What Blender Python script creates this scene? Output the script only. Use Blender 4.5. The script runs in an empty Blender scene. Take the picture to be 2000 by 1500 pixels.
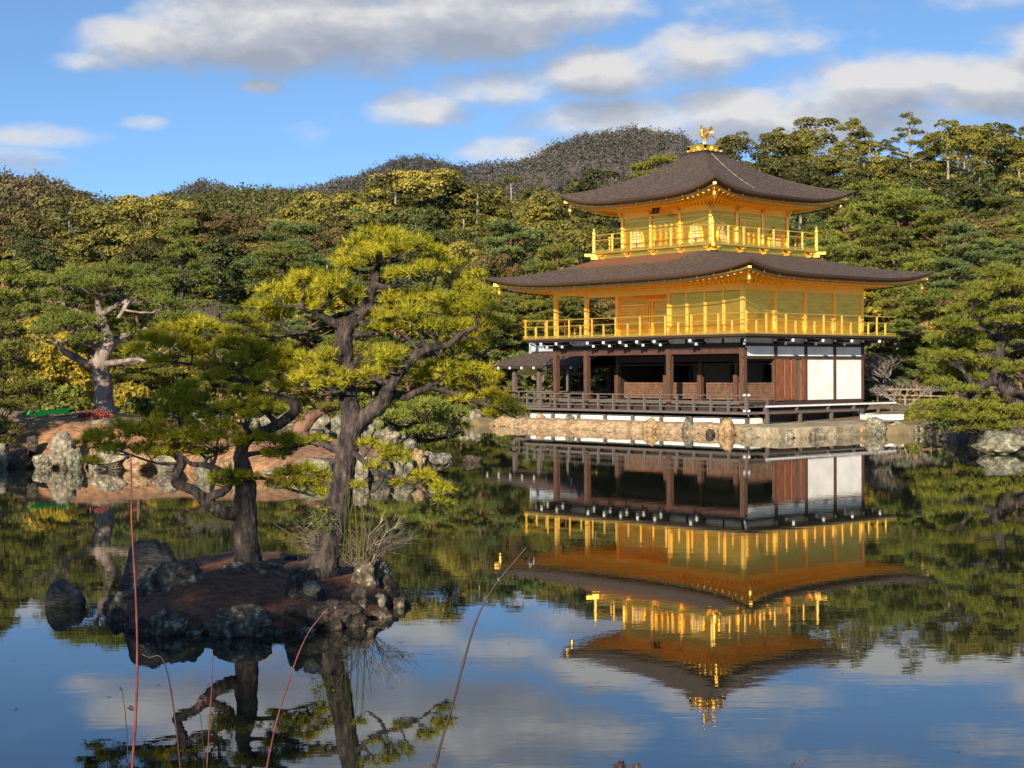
import bpy, math, random
import numpy as np
from mathutils import Vector, Matrix, noise as mnoise
S = bpy.context.scene
COL = S.collection
R = math.radians
# ---------------------------------------------------------------- camera
CAM = (42.1869, -50.6112, 2.6808); YAW, PITCH, ROLL, FPX = .8455, -.0086, -.0049, 2975.71
cd = bpy.data.cameras.new('camera'); cam = bpy.data.objects.new('camera', cd); COL.objects.link(cam)
cd.sensor_width = 36; cd.lens = FPX / 2000 * 36; cd.clip_start = .1; cd.clip_end = 9000
cam.matrix_world = Matrix.Translation(CAM) @ Matrix.Rotation(YAW, 4, 'Z') @ Matrix.Rotation(math.pi / 2 + PITCH, 4, 'X') @ Matrix.Rotation(ROLL, 4, 'Z')
S.camera = cam
S.render.resolution_x, S.render.resolution_y = 1024, 768
S.view_settings.view_transform = 'Standard'; S.view_settings.look = 'None'
S.view_settings.exposure = 0.80; S.view_settings.gamma = 1
S.render.engine = 'CYCLES'
S.cycles.max_bounces = 6; S.cycles.diffuse_bounces = 4; S.cycles.caustics_reflective = True; S.cycles.blur_glossy = 2.; S.cycles.sample_clamp_indirect = 8; S.cycles.glossy_bounces = 4; S.cycles.transmission_bounces = 2
# ---------------------------------------------------------------- sun
SUN_AZ = math.atan2(-.85, .53); SUN_EL = R(21)     # direction towards the sun in the xy plane
SD = Vector((math.cos(SUN_AZ) * math.cos(SUN_EL), math.sin(SUN_AZ) * math.cos(SUN_EL), math.sin(SUN_EL)))
sl = bpy.data.lights.new('sun', 'SUN'); sl.energy = 5.0; sl.angle = R(.5); sl.color = (1, .87, .68)
so = bpy.data.objects.new('sun', sl); COL.objects.link(so); so.rotation_euler = SD.to_track_quat('Z', 'Y').to_euler(); so.location = (0, -80, 60)
# ---------------------------------------------------------------- helpers: pixel (2000x1500) -> world, only used to lay the place out
def ray(px, py):
    a = px - 1000; b = 750 - py; cr, sr = math.cos(ROLL), math.sin(ROLL)
    x = (a * cr - b * sr) / FPX; y = (a * sr + b * cr) / FPX
    cp, sp = math.cos(PITCH), math.sin(PITCH); fw = cp - y * sp; u = sp + y * cp
    c, s = math.cos(YAW), math.sin(YAW)
    return np.array([-s * fw + c * x, c * fw + s * x, u])
O3 = np.array(CAM); FW = np.array([-math.sin(YAW), math.cos(YAW), 0]); RT = np.array([math.cos(YAW), math.sin(YAW), 0])
def onz(px, py, z=0.): d = ray(px, py); return O3 + d * (z - O3[2]) / d[2]
def at(px, py, D): d = ray(px, py); return O3 + d * D / (d @ FW)
def cw(L, D, z=0.): return np.array([CAM[0], CAM[1], 0]) + FW * D + RT * L + np.array([0, 0, z])
def interp(x, tab): return float(np.interp(x, [a for a, b in tab], [b for a, b in tab]))
# ---------------------------------------------------------------- world: nishita sky with clouds laid out in azimuth / elevation
W = bpy.data.worlds.new("World"); S.world = W; W.use_nodes = True
nt = W.node_tree; nt.nodes.clear()
def N(t, **k):
    n = nt.nodes.new(t)
    for a, b in k.items(): setattr(n, a, b)
    return n
def M(op, a, b=None, c=None, clamp=False):
    n = nt.nodes.new('ShaderNodeMath'); n.operation = op; n.use_clamp = clamp
    for i, v in enumerate((a, b, c)):
        if v is None: continue
        if isinstance(v, (int, float)): n.inputs[i].default_value = v
        else: nt.links.new(v, n.inputs[i])
    return n.outputs[0]
geo = N('ShaderNodeTexCoord'); dirv = geo.outputs['Generated']
sep = N('ShaderNodeSeparateXYZ'); nt.links.new(dirv, sep.inputs[0])
X, Y, Z = sep.outputs
fwd = M('ADD', M('MULTIPLY', X, float(FW[0])), M('MULTIPLY', Y, float(FW[1])))
rgt = M('ADD', M('MULTIPLY', X, float(RT[0])), M('MULTIPLY', Y, float(RT[1])))
az = M('MULTIPLY', M('ARCTAN2', rgt, fwd), FPX / 1000)          # 1 unit = 1000 photo pixels
el = M('MULTIPLY', M('ARCSINE', Z), FPX / 1000)
sky = N('ShaderNodeTexSky', sky_type='NISHITA', sun_disc=False)
sky.sun_elevation = SUN_EL; sky.sun_rotation = math.pi / 2 - SUN_AZ
sky.altitude = 100; sky.air_density = 1; sky.dust_density = .15; sky.ozone_density = 3
vm = N('ShaderNodeCombineXYZ'); nt.links.new(X, vm.inputs[0]); nt.links.new(Y, vm.inputs[1])
nt.links.new(M('ADD', M('MULTIPLY', M('ABSOLUTE', Z), 1.6), .10), vm.inputs[2])
vn = N('ShaderNodeVectorMath', operation='NORMALIZE'); nt.links.new(vm.outputs[0], vn.inputs[0]); nt.links.new(vn.outputs[0], sky.inputs[0])
def cloud_noise(dx, dy):
    cv = N('ShaderNodeCombineXYZ'); nt.links.new(M('MULTIPLY', M('ADD', az, dx), 2.4), cv.inputs[0]); nt.links.new(M('MULTIPLY', M('ADD', el, dy), 4.4), cv.inputs[1])
    n = N('ShaderNodeTexNoise', noise_dimensions='3D'); n.inputs['Scale'].default_value = 2.3; n.inputs['Detail'].default_value = 10; n.inputs['Roughness'].default_value = .60
    nt.links.new(cv.outputs[0], n.inputs['Vector']); return n.outputs['Fac']
CL = [  # px, py, rx, ry, strength
 (215,148,75,22,1.22),(330,112,150,52,1.586),(500,78,200,80,1.83),(690,55,210,92,1.83),(900,45,230,85,1.83),(1090,28,190,55,1.464),(760,-60,500,70,1.464),(1010,100,90,26,0.7),
 (1480,78,210,46,0.62),(1350,20,180,40,0.65),(1690,75,160,32,0.5),(1900,38,130,34,0.976),(1985,118,80,26,1.22),(1750,-30,300,50,0.7),
 (980,178,120,40,1.525),(1190,150,125,52,1.647),(1340,122,125,52,1.586),(1500,105,120,32,0.976),(820,222,110,38,1.342),(522,181,48,14,1.342),(302,256,42,14,1.098),
 (1230,242,190,42,1.586),(1450,228,190,40,1.586),(1700,198,190,58,1.769),(1920,215,170,60,1.708),(1600,255,400,50,1.464),(2100,190,200,80,1.464),
 (1010,298,120,26,1.464),(60,288,150,24,1.159),(40,328,120,28,1.098),(600,265,70,28,0.5),(700,240,60,22,0.4),
 (-400,150,250,60,1.464),(2500,120,300,90,1.464)]
def ell(dy=0.):
    tot = None
    for (px, py, rx, ry, s) in CL:
        cx = (px - 1000) / 1000; cy = (725 - py) / 1000
        a = M('DIVIDE', M('SUBTRACT', az, cx), rx / 1000); b = M('DIVIDE', M('SUBTRACT', el, cy - dy), ry / 1000)
        q = M('SUBTRACT', 1, M('MULTIPLY', M('ADD', M('MULTIPLY', a, a), M('MULTIPLY', b, b)), .5))
        q = M('MULTIPLY', M('MAXIMUM', q, 0), s)
        tot = q if tot is None else M('MAXIMUM', tot, q)
    return tot
def overhead(nf):   # broken cloud high above and behind the frame
    return M('MULTIPLY', M('SUBTRACT', nf, .5, clamp=True), 4, clamp=True)
n0 = cloud_noise(0, 0); n1 = cloud_noise(-.012, .035)
E0 = ell(); dens_raw = M('ADD', M('MULTIPLY', E0, .9), M('MULTIPLY', M('SUBTRACT', n0, .52), 2.7))
dens_raw = M('SUBTRACT', dens_raw, .42)
gate = M('MULTIPLY', E0, 3.5, clamp=True)
ss = N('ShaderNodeMapRange', interpolation_type='SMOOTHSTEP'); nt.links.new(dens_raw, ss.inputs['Value']); ss.inputs['From Min'].default_value = -.30; ss.inputs['From Max'].default_value = .95
cfac = M('MULTIPLY', M('MULTIPLY', ss.outputs[0], gate), .94)
# light on the clouds: bright where the cloud thins towards the sun side, grey in its thick lower part
E1 = ell(.055)
lit = M('ADD', M('MULTIPLY', M('SUBTRACT', E0, E1), .8), M('MULTIPLY', M('SUBTRACT', n0, n1), 2.2))
lit = M('ADD', M('SUBTRACT', .52, M('MULTIPLY', M('SUBTRACT', dens_raw, .45), .38)), lit, clamp=True)
cr = N('ShaderNodeValToRGB'); nt.links.new(lit, cr.inputs[0])
cr.color_ramp.elements[0].color = (.42, .46, .55, 1); cr.color_ramp.elements[1].color = (.90, .88, .86, 1); cr.color_ramp.elements[1].position = .95
e = cr.color_ramp.elements.new(.5); e.color = (.60, .62, .68, 1)
SKY_STR = .11
sk = N('ShaderNodeMix', data_type='RGBA', blend_type='MULTIPLY'); sk.inputs[0].default_value = 1; nt.links.new(sky.outputs[0], sk.inputs[6]); sk.inputs[7].default_value = (.88, 1.0, 1.06, 1)
cs = N('ShaderNodeMix', data_type='RGBA', blend_type='MULTIPLY'); cs.inputs[0].default_value = 1; nt.links.new(cr.outputs[0], cs.inputs[6]); cs.inputs[7].default_value = (.50 / SKY_STR,) * 3 + (1,)
mx = N('ShaderNodeMix', data_type='RGBA'); nt.links.new(cfac, mx.inputs[0]); nt.links.new(sk.outputs[2], mx.inputs[6]); nt.links.new(cs.outputs[2], mx.inputs[7])
bg = N('ShaderNodeBackground'); bg.inputs[1].default_value = SKY_STR; nt.links.new(mx.outputs[2], bg.inputs[0])
wo = N('ShaderNodeOutputWorld'); nt.links.new(bg.outputs[0], wo.inputs[0])
# ---------------------------------------------------------------- materials
MT = {}
def mat(name, c1, c2=None, c3=None, scale=3., detail=6., rough=.8, metal=0., bump=0., bscale=None, coord='Object', stretch=(1, 1, 1), island=0., objr=0., trans=0., pos=(.35, .65), spec=.5, bdist=.05):
    m = bpy.data.materials.new(name); MT[name] = m; m.use_nodes = True; t = m.node_tree; b = t.nodes['Principled BSDF']
    b.inputs['Roughness'].default_value = rough; b.inputs['Metallic'].default_value = metal; b.inputs['Specular IOR Level'].default_value = spec
    def nn(k): return t.nodes.new(k)
    tc = nn('ShaderNodeTexCoord'); mp = nn('ShaderNodeMapping'); mp.inputs['Scale'].default_value = stretch; t.links.new(tc.outputs[coord], mp.inputs[0])
    out = None
    if c2:
        no = nn('ShaderNodeTexNoise'); no.inputs['Scale'].default_value = scale; no.inputs['Detail'].default_value = detail; no.inputs['Roughness'].default_value = .6; t.links.new(mp.outputs[0], no.inputs['Vector'])
        f = no.outputs['Fac']
        g = nn('ShaderNodeNewGeometry'); oi = nn('ShaderNodeObjectInfo')
        def mm(op, a, k):
            q = nn('ShaderNodeMath'); q.operation = op
            t.links.new(a, q.inputs[0])
            if isinstance(k, float): q.inputs[1].default_value = k
            else: t.links.new(k, q.inputs[1])
            return q.outputs[0]
        if island: f = mm('ADD', f, mm('MULTIPLY', mm('SUBTRACT', g.outputs['Random Per Island'], .5), float(island)))
        if objr: f = mm('ADD', f, mm('MULTIPLY', mm('SUBTRACT', oi.outputs['Random'], .5), float(objr)))
        r = nn('ShaderNodeValToRGB'); t.links.new(f, r.inputs[0]); r.color_ramp.elements[0].position = pos[0]; r.color_ramp.elements[1].position = pos[1]
        r.color_ramp.elements[0].color = (*c1, 1); r.color_ramp.elements[1].color = (*c2, 1)
        if c3: e = r.color_ramp.elements.new(min(.98, pos[1] + .12)); e.color = (*c3, 1)
        out = r.outputs[0]; t.links.new(out, b.inputs['Base Color'])
    else: b.inputs['Base Color'].default_value = (*c1, 1)
    if bump:
        bn = nn('ShaderNodeTexNoise'); bn.inputs['Scale'].default_value = bscale or scale * 3; bn.inputs['Detail'].default_value = 6; t.links.new(mp.outputs[0], bn.inputs['Vector'])
        bb = nn('ShaderNodeBump'); bb.inputs['Strength'].default_value = bump; bb.inputs['Distance'].default_value = bdist; t.links.new(bn.outputs['Fac'], bb.inputs['Height']); t.links.new(bb.outputs[0], b.inputs['Normal'])
    if trans:
        tr = nn('ShaderNodeBsdfTranslucent'); ms = nn('ShaderNodeMixShader'); ms.inputs[0].default_value = trans
        if out: t.links.new(out, tr.inputs[0])
        else: tr.inputs[0].default_value = (*c1, 1)
        o = t.nodes['Material Output']; t.links.new(b.outputs[0], ms.inputs[1]); t.links.new(tr.outputs[0], ms.inputs[2]); t.links.new(ms.outputs[0], o.inputs[0])
    return m
mat('gold', (.92, .50, .06), (1., .62, .12), scale=2.2, rough=.34, metal=.86, bump=.35, bscale=9, bdist=.01)
mat('gold_post', (1., .58, .08), (1., .66, .13), scale=3, rough=.42, metal=.55)
mat('gold_panel', (.64, .335, .035), (.84, .46, .07), scale=1.3, rough=.30, metal=.88, bump=.3, bscale=3, stretch=(1, 1, 9), bdist=.008)
mat('gold_soffit', (1., .56, .03), (1., .64, .06), scale=2, rough=.35, metal=.2, bump=.3, bscale=8, bdist=.01)
mat('gold_paper', (.62, .42, .20), (.72, .52, .28), scale=4, rough=.7, metal=0.)
mat('bark_shingle', (.040, .025, .017), (.125, .082, .058), (.185, .128, .092), scale=5, detail=14, rough=.9, bump=1., bscale=16, stretch=(1, 1, 3.5), pos=(.36, .62), bdist=.09)
mat('roof_edge', (.050, .028, .018), (.11, .055, .03), scale=6, rough=.85, stretch=(1, 1, 14), bump=.4, bdist=.02)
mat('moss', (.16, .055, .022), (.30, .10, .04), scale=14, rough=.95, bump=.8, bscale=30)
mat('dark_wood', (.028, .016, .012), (.055, .032, .023), scale=8, rough=.7, bump=.4, bscale=20, bdist=.01)
mat('brown_wood', (.050, .024, .014), (.125, .060, .032), scale=5, rough=.65, stretch=(6, 6, .6), bump=.4, bscale=14, bdist=.008)
mat('lattice_wood', (.13, .065, .032), (.24, .125, .068), scale=5, rough=.6)
mat('door_wood', (.10, .030, .010), (.28, .10, .034), scale=4, rough=.55, stretch=(7, 7, .5), bump=.3, bscale=12, bdist=.006)
mat('grey_wood', (.060, .046, .038), (.155, .125, .105), scale=6, rough=.85, stretch=(4, 4, 4), bump=.5, bscale=20, bdist=.01)
mat('red_beam', (.060, .024, .018), (.10, .04, .03), scale=4, rough=.6)
mat('plaster', (.66, .63, .57), (.84, .81, .75), scale=1.1, rough=.85, bump=.25, bscale=2.2, bdist=.03)
mat('white_paint', (.82, .80, .76), rough=.5)
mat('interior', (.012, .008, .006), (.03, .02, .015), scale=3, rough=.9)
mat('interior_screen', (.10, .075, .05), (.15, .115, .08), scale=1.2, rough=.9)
mat('deck_edge', (.62, .60, .57), (.75, .73, .70), scale=5, rough=.7)
mat('sandstone', (.20, .135, .075), (.44, .31, .18), (.28, .21, .14), scale=2.4, rough=.9, bump=.9, bscale=6)
mat('terrace_stone', (.19, .155, .10), (.42, .34, .215), scale=1.4, rough=.9, bump=.7, bscale=9, stretch=(1, 1, 1))
mat('pale_rock', (.075, .068, .05), (.30, .255, .17), (.54, .48, .32), scale=5.5, detail=12, rough=.9, bump=1., bscale=13, pos=(.38, .60), objr=.12, bdist=.10)
mat('green_rock', (.07, .075, .055), (.27, .245, .155), (.52, .49, .31), scale=5.5, detail=12, rough=.9, bump=1., bscale=13, pos=(.38, .6), bdist=.10)
mat('tan_rock', (.15, .09, .045), (.44, .29, .14), (.36, .31, .22), scale=5, detail=12, rough=.9, bump=1., bscale=7, pos=(.36, .6), bdist=.12)
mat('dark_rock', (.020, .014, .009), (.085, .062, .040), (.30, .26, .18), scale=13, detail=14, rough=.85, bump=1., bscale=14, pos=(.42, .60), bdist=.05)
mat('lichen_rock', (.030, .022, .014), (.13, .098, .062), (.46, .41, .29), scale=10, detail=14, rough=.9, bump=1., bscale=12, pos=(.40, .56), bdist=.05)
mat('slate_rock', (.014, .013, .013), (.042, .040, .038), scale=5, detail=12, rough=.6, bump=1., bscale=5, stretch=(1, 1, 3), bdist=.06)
mat('needle_litter', (.13, .065, .03), (.44, .225, .095), (.46, .31, .16), scale=5, detail=12, rough=.95, bump=1., bscale=22, bdist=.04)
mat('islet_litter', (.05, .024, .013), (.24, .095, .040), (.13, .095, .05), scale=9, detail=14, rough=.95, bump=1., bscale=55, bdist=.03)
mat('earth', (.10, .075, .035), (.22, .17, .08), scale=1.5, detail=10, rough=.95, bump=.6, bscale=8)
mat('pine_bark', (.012, .009, .008), (.075, .055, .045), (.16, .125, .105), scale=11, detail=12, rough=.95, bump=1., bscale=20, stretch=(1, 1, .4), pos=(.40, .60), bdist=.06)
mat('pale_bark', (.075, .055, .045), (.30, .235, .19), scale=4, detail=8, rough=.95, bump=1., bscale=9, stretch=(1, 1, .3), pos=(.35, .62), bdist=.06)
mat('red_bark', (.07, .035, .02), (.24, .13, .085), scale=3, detail=8, rough=.95, bump=.8, bscale=8, stretch=(1, 1, .4), bdist=.06)
mat('grey_bark', (.13, .11, .09), (.34, .30, .25), scale=3, rough=.9, bump=.5, bscale=8)
mat('twig', (.10, .075, .06), (.22, .17, .14), scale=6, rough=.9)
LF = dict(rough=.6, spec=.25)
mat('needles_yellow', (.17, .18, .012), (.52, .46, .022), (.60, .44, .03), scale=1.5, island=.5, trans=.25, pos=(.25, .7), **LF)
mat('needles_green', (.08, .10, .014), (.25, .25, .025), (.36, .30, .03), scale=1.7, island=.5, trans=.2, pos=(.25, .72), **LF)
mat('needles_dead', (.42, .16, .05), (.60, .26, .09), scale=3, island=.5, trans=.2, **LF)
mat('garden_needles', (.062, .076, .016), (.22, .215, .034), (.32, .28, .045), scale=.35, island=.45, objr=.35, trans=.2, pos=(.2, .75), **LF)
mat('fresh_needles', (.075, .105, .02), (.26, .28, .042), scale=.35, island=.45, objr=.25, trans=.2, pos=(.2, .75), **LF)
mat('blue_needles', (.060, .090, .032), (.18, .22, .062), scale=.35, island=.4, objr=.3, trans=.2, pos=(.2, .75), **LF)
mat('olive_leaves', (.042, .044, .012), (.20, .175, .030), (.30, .24, .036), scale=.3, island=.35, objr=.75, trans=.08, pos=(.2, .75), **LF)
mat('dark_leaves', (.030, .042, .014), (.11, .13, .03), scale=.3, island=.4, objr=.3, trans=.08, pos=(.2, .75), **LF)
mat('brown_leaves', (.065, .050, .018), (.19, .135, .038), scale=.3, island=.4, objr=.4, trans=.08, pos=(.2, .75), **LF)
mat('gold_leaves', (.20, .16, .02), (.46, .34, .03), scale=.5, island=.5, objr=.3, trans=.3, pos=(.2, .75), **LF)
mat('red_leaves', (.16, .035, .025), (.34, .10, .07), scale=3, island=.5, trans=.2, pos=(.2, .75), **LF)
mat('cypress_leaves', (.042, .046, .011), (.205, .185, .028), (.30, .255, .034), scale=.3, island=.35, objr=.6, trans=.08, pos=(.2, .75), **LF)
mat('far_leaves', (.055, .060, .018), (.15, .14, .032), (.21, .13, .05), scale=.02, island=.35, trans=.1, pos=(.25, .7), **LF)
mat('mountain_leaves', (.050, .052, .042), (.115, .100, .076), scale=.012, island=.35, trans=.1, pos=(.3, .7), **LF)
mat('russet_leaves', (.050, .052, .022), (.17, .125, .06), scale=.03, island=.5, trans=.1, pos=(.3, .7), **LF)
mat('red_stem', (.09, .016, .013), (.18, .05, .038), scale=9, rough=.45)
mat('dark_stem', (.022, .010, .009), (.06, .026, .020), scale=9, rough=.5)
mat('green_tarp', (.04, .72, .04), (.08, .85, .08), scale=4, rough=.5, bump=.5, bscale=7, bdist=.1)
mat('teal', (.03, .22, .22), (.05, .30, .29), scale=3, rough=.45)
mat('pale_blue', (.35, .55, .68), rough=.5)
mat('bamboo', (.20, .13, .07), (.36, .26, .15), scale=4, rough=.7)
mat('litter_needles', (.16, .06, .03), (.36, .17, .08), scale=5, island=.6, rough=.9)
mat('straw', (.38, .28, .17), (.60, .47, .32), scale=9, island=.4, rough=.8)
mat('ridge_tile', (.28, .31, .33), (.44, .48, .50), scale=4, rough=.6, bump=.4)
mat('plaque_dark', (.03, .022, .012), rough=.5)
mat('hill_floor', (.05, .045, .018), (.11, .085, .035), scale=.2, rough=1.)
mat('mountain_floor', (.055, .045, .038), (.11, .085, .07), scale=.05, rough=1.)
# rust coloured moss growing along the top of the lower roof, set by a mesh attribute
_m = MT['bark_shingle'].node_tree; _b = _m.nodes['Principled BSDF']; _src = _b.inputs['Base Color'].links[0].from_socket; _at = _m.nodes.new('ShaderNodeAttribute'); _at.attribute_name = 'moss'
_no = _m.nodes.new('ShaderNodeTexNoise'); _no.inputs['Scale'].default_value = 7; _no.inputs['Detail'].default_value = 8; _tc = _m.nodes.new('ShaderNodeTexCoord'); _m.links.new(_tc.outputs['Object'], _no.inputs['Vector'])
_a = _m.nodes.new('ShaderNodeMath'); _a.operation = 'MULTIPLY_ADD'; _m.links.new(_at.outputs['Fac'], _a.inputs[0]); _a.inputs[1].default_value = 1.3; _s = _m.nodes.new('ShaderNodeMath'); _s.operation = 'SUBTRACT'; _m.links.new(_no.outputs['Fac'], _s.inputs[0]); _s.inputs[1].default_value = 1.05; _m.links.new(_s.outputs[0], _a.inputs[2])
_r = _m.nodes.new('ShaderNodeMapRange'); _r.inputs['From Min'].default_value = 0; _r.inputs['From Max'].default_value = .25; _m.links.new(_a.outputs[0], _r.inputs['Value'])
_x = _m.nodes.new('ShaderNodeMix'); _x.data_type = 'RGBA'; _m.links.new(_r.outputs[0], _x.inputs[0]); _m.links.new(_src, _x.inputs[6]); _x.inputs[7].default_value = (.19, .072, .03, 1); _m.links.new(_x.outputs[2], _b.inputs['Base Color'])
# water
wm = bpy.data.materials.new('pond_water'); MT['pond_water'] = wm; wm.use_nodes = True; t = wm.node_tree; b = t.nodes['Principled BSDF']
b.inputs['Base Color'].default_value = (.012, .016, .010, 1); b.inputs['Roughness'].default_value = .012; b.inputs['IOR'].default_value = 1.8
tc = t.nodes.new('ShaderNodeTexCoord'); mp = t.nodes.new('ShaderNodeMapping'); t.links.new(tc.outputs['Object'], mp.inputs[0]); mp.inputs['Rotation'].default_value = (0, 0, -YAW); 
n1_ = t.nodes.new('ShaderNodeTexNoise'); n1_.inputs['Scale'].default_value = 1.3; n1_.inputs['Detail'].default_value = 3; n1_.inputs['Roughness'].default_value = .5
n2_ = t.nodes.new('ShaderNodeTexNoise'); n2_.inputs['Scale'].default_value = .09; n2_.inputs['Detail'].default_value = 2
n3_ = t.nodes.new('ShaderNodeTexNoise'); n3_.inputs['Scale'].default_value = 5.5; n3_.inputs['Detail'].default_value = 2
mm_ = t.nodes.new('ShaderNodeMapping'); mm_.inputs['Scale'].default_value = (1, 2.2, 1); t.links.new(mp.outputs[0], mm_.inputs[0])
for q in (n1_, n2_, n3_): t.links.new(mm_.outputs[0], q.inputs['Vector'])
rr = t.nodes.new('ShaderNodeMapRange'); rr.inputs['From Min'].default_value = .38; rr.inputs['From Max'].default_value = .62; rr.inputs['To Min'].default_value = .25; rr.inputs['To Max'].default_value = 1.; t.links.new(n2_.outputs['Fac'], rr.inputs['Value'])
b1 = t.nodes.new('ShaderNodeBump'); b1.inputs['Distance'].default_value = .0009; t.links.new(n1_.outputs['Fac'], b1.inputs['Height']); t.links.new(rr.outputs[0], b1.inputs['Strength'])
b2 = t.nodes.new('ShaderNodeBump'); b2.inputs['Distance'].default_value = .00022; t.links.new(n3_.outputs['Fac'], b2.inputs['Height']); t.links.new(rr.outputs[0], b2.inputs['Strength']); t.links.new(b1.outputs[0], b2.inputs['Normal'])
t.links.new(b2.outputs[0], b.inputs['Normal'])
# ---------------------------------------------------------------- mesh tools
def tag(o, label=None, cat=None, group=None, kind=None):
    if label: o['label'] = label
    if cat: o['category'] = cat
    if group: o['group'] = group
    if kind: o['kind'] = kind
    return o
def empty(name, loc=(0, 0, 0), label=None, cat=None, group=None, rz=0):
    o = bpy.data.objects.new(name, None); COL.objects.link(o); o.location = loc; o.rotation_euler = (0, 0, rz); o.empty_display_size = .2
    return tag(o, label, cat, group)
def link(name, me, parent=None, smooth=False):
    o = bpy.data.objects.new(name, me); COL.objects.link(o)
    if parent: o.parent = parent
    if smooth: me.polygons.foreach_set('use_smooth', [True] * len(me.polygons))
    return o
class MB:
    def __init__(s): s.v = []; s.f = []; s.m = []
    def add(s, vs, fs, m=0):
        n = len(s.v); s.v += [tuple(map(float, p)) for p in vs]; s.f += [tuple(i + n for i in f) for f in fs]; s.m += [m] * len(fs); return s
    def box(s, x0, x1, y0, y1, z0, z1, m=0):
        x0, x1 = sorted((x0, x1)); y0, y1 = sorted((y0, y1)); z0, z1 = sorted((z0, z1))
        return s.add([(x0, y0, z0), (x1, y0, z0), (x1, y1, z0), (x0, y1, z0), (x0, y0, z1), (x1, y0, z1), (x1, y1, z1), (x0, y1, z1)],
                     [(0, 3, 2, 1), (4, 5, 6, 7), (0, 1, 5, 4), (1, 2, 6, 5), (2, 3, 7, 6), (3, 0, 4, 7)], m)
    def beam(s, a, b, w, h, m=0, up=(0, 0, 1)):
        a = Vector(a); b = Vector(b); d = (b - a).normalized(); r = d.cross(Vector(up))
        if r.length < 1e-4: r = Vector((1, 0, 0))
        r.normalize(); u = r.cross(d); vs = []
        for p in (a, b):
            for (i, j) in ((-1, -1), (1, -1), (1, 1), (-1, 1)): vs.append(p + r * (i * w / 2) + u * (j * h / 2))
        return s.add(vs, [(0, 1, 2, 3), (7, 6, 5, 4), (0, 4, 5, 1), (1, 5, 6, 2), (2, 6, 7, 3), (3, 7, 4, 0)], m)
    def tube(s, pts, rad, n=8, m=0, cap=True, rg=0.):
        pts = [Vector(p) for p in pts]; k = len(pts)
        if not hasattr(rad, '__len__'): rad = [rad] * k
        vs = []; r = None
        for i, p in enumerate(pts):
            d = (pts[min(i + 1, k - 1)] - pts[max(i - 1, 0)]).normalized()
            if r is None: r = d.orthogonal().normalized()
            else: r = (r - d * r.dot(d)).normalized()
            u = d.cross(r)
            for j in range(n):
                a = 2 * math.pi * j / n; q = r * math.cos(a) + u * math.sin(a); k_ = 1.
                if rg: w_ = p + q * rad[i]; k_ = 1 + rg * (mnoise.noise(w_ * 5) + .7 * mnoise.noise(Vector((w_.x * 17, w_.y * 17, w_.z * 9))) + .5 * mnoise.noise(w_ * 34))
                vs.append(p + q * (rad[i] * k_))
        fs = [(i * n + j, i * n + (j + 1) % n, (i + 1) * n + (j + 1) % n, (i + 1) * n + j) for i in range(k - 1) for j in range(n)]
        if cap: fs += [tuple(range(n))[::-1], tuple((k - 1) * n + j for j in range(n))]
        return s.add(vs, fs, m)
    def lathe(s, c, prof, n=10, m=0):
        return s.tube([(c[0], c[1], c[2] + z + 1e-5 * i) for i, (r, z) in enumerate(prof)], [r for r, z in prof], n, m)
    def grid(s, fn, nu, nv, m=0, flip=False):
        vs = [fn(i / nu, j / nv) for j in range(nv + 1) for i in range(nu + 1)]
        fs = []
        for j in range(nv):
            for i in range(nu):
                a = j * (nu + 1) + i; q = (a, a + 1, a + nu + 2, a + nu + 1); fs.append(q[::-1] if flip else q)
        return s.add(vs, fs, m)
    def mesh(s, name, mats):
        me = bpy.data.meshes.new(name); me.from_pydata(s.v, [], s.f)
        for q in ([mats] if isinstance(mats, str) else mats): me.materials.append(MT[q])
        if not isinstance(mats, str): me.polygons.foreach_set('material_index', s.m)
        me.update(); return me
    def build(s, name, mats, parent=None, smooth=False): return link(name, s.mesh(name, mats), parent, smooth)
def soup(name, V, k, matname, mats=None):
    """V (n,k,3): n loose polygons of k corners"""
    n = len(V); me = bpy.data.meshes.new(name); me.vertices.add(n * k); me.vertices.foreach_set('co', V.reshape(-1).astype(np.float32))
    me.loops.add(n * k); me.loops.foreach_set('vertex_index', np.arange(n * k, dtype=np.int32))
    me.polygons.add(n); me.polygons.foreach_set('loop_start', np.arange(0, n * k, k, dtype=np.int32)); me.polygons.foreach_set('loop_total', np.full(n, k, dtype=np.int32))
    me.materials.append(MT[matname]); me.update(calc_edges=True); return me
def unit(a): return a / (np.linalg.norm(a, axis=-1, keepdims=True) + 1e-9)
def leaf_quads(P, D, size, rng, jit=.9):
    """one small four-cornered leaf spray per point, facing roughly D"""
    n = len(P); nn = unit(D + rng.normal(0, jit, (n, 3))); a = unit(np.cross(nn, rng.normal(0, 1, (n, 3)))); b = np.cross(nn, a)
    s = (size * rng.uniform(.6, 1.25, n))[:, None]; t_ = s * rng.uniform(.45, .8, (n, 1))
    return np.stack([P - a * s, P - b * t_ + nn * s * .15, P + a * s, P + b * t_ + nn * s * .15], 1)
def needle_tufts(P, D, k, length, width, spread, rng):
    n = len(P); P = np.repeat(P, k, 0); d = unit(np.repeat(D, k, 0) + rng.normal(0, spread, (n * k, 3))); L = length * rng.uniform(.7, 1.15, (n * k, 1))
    side = unit(np.cross(d, rng.normal(0, 1, (n * k, 3)))) * width * .5; base = P + d * L * .08
    return np.stack([base - side, base + side, P + d * L], 1)
def copy_tree(o, parent=None):
    c = o.copy(); COL.objects.link(c); c.parent = parent
    for ch in list(o.children): copy_tree(ch, c)
    return c
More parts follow.
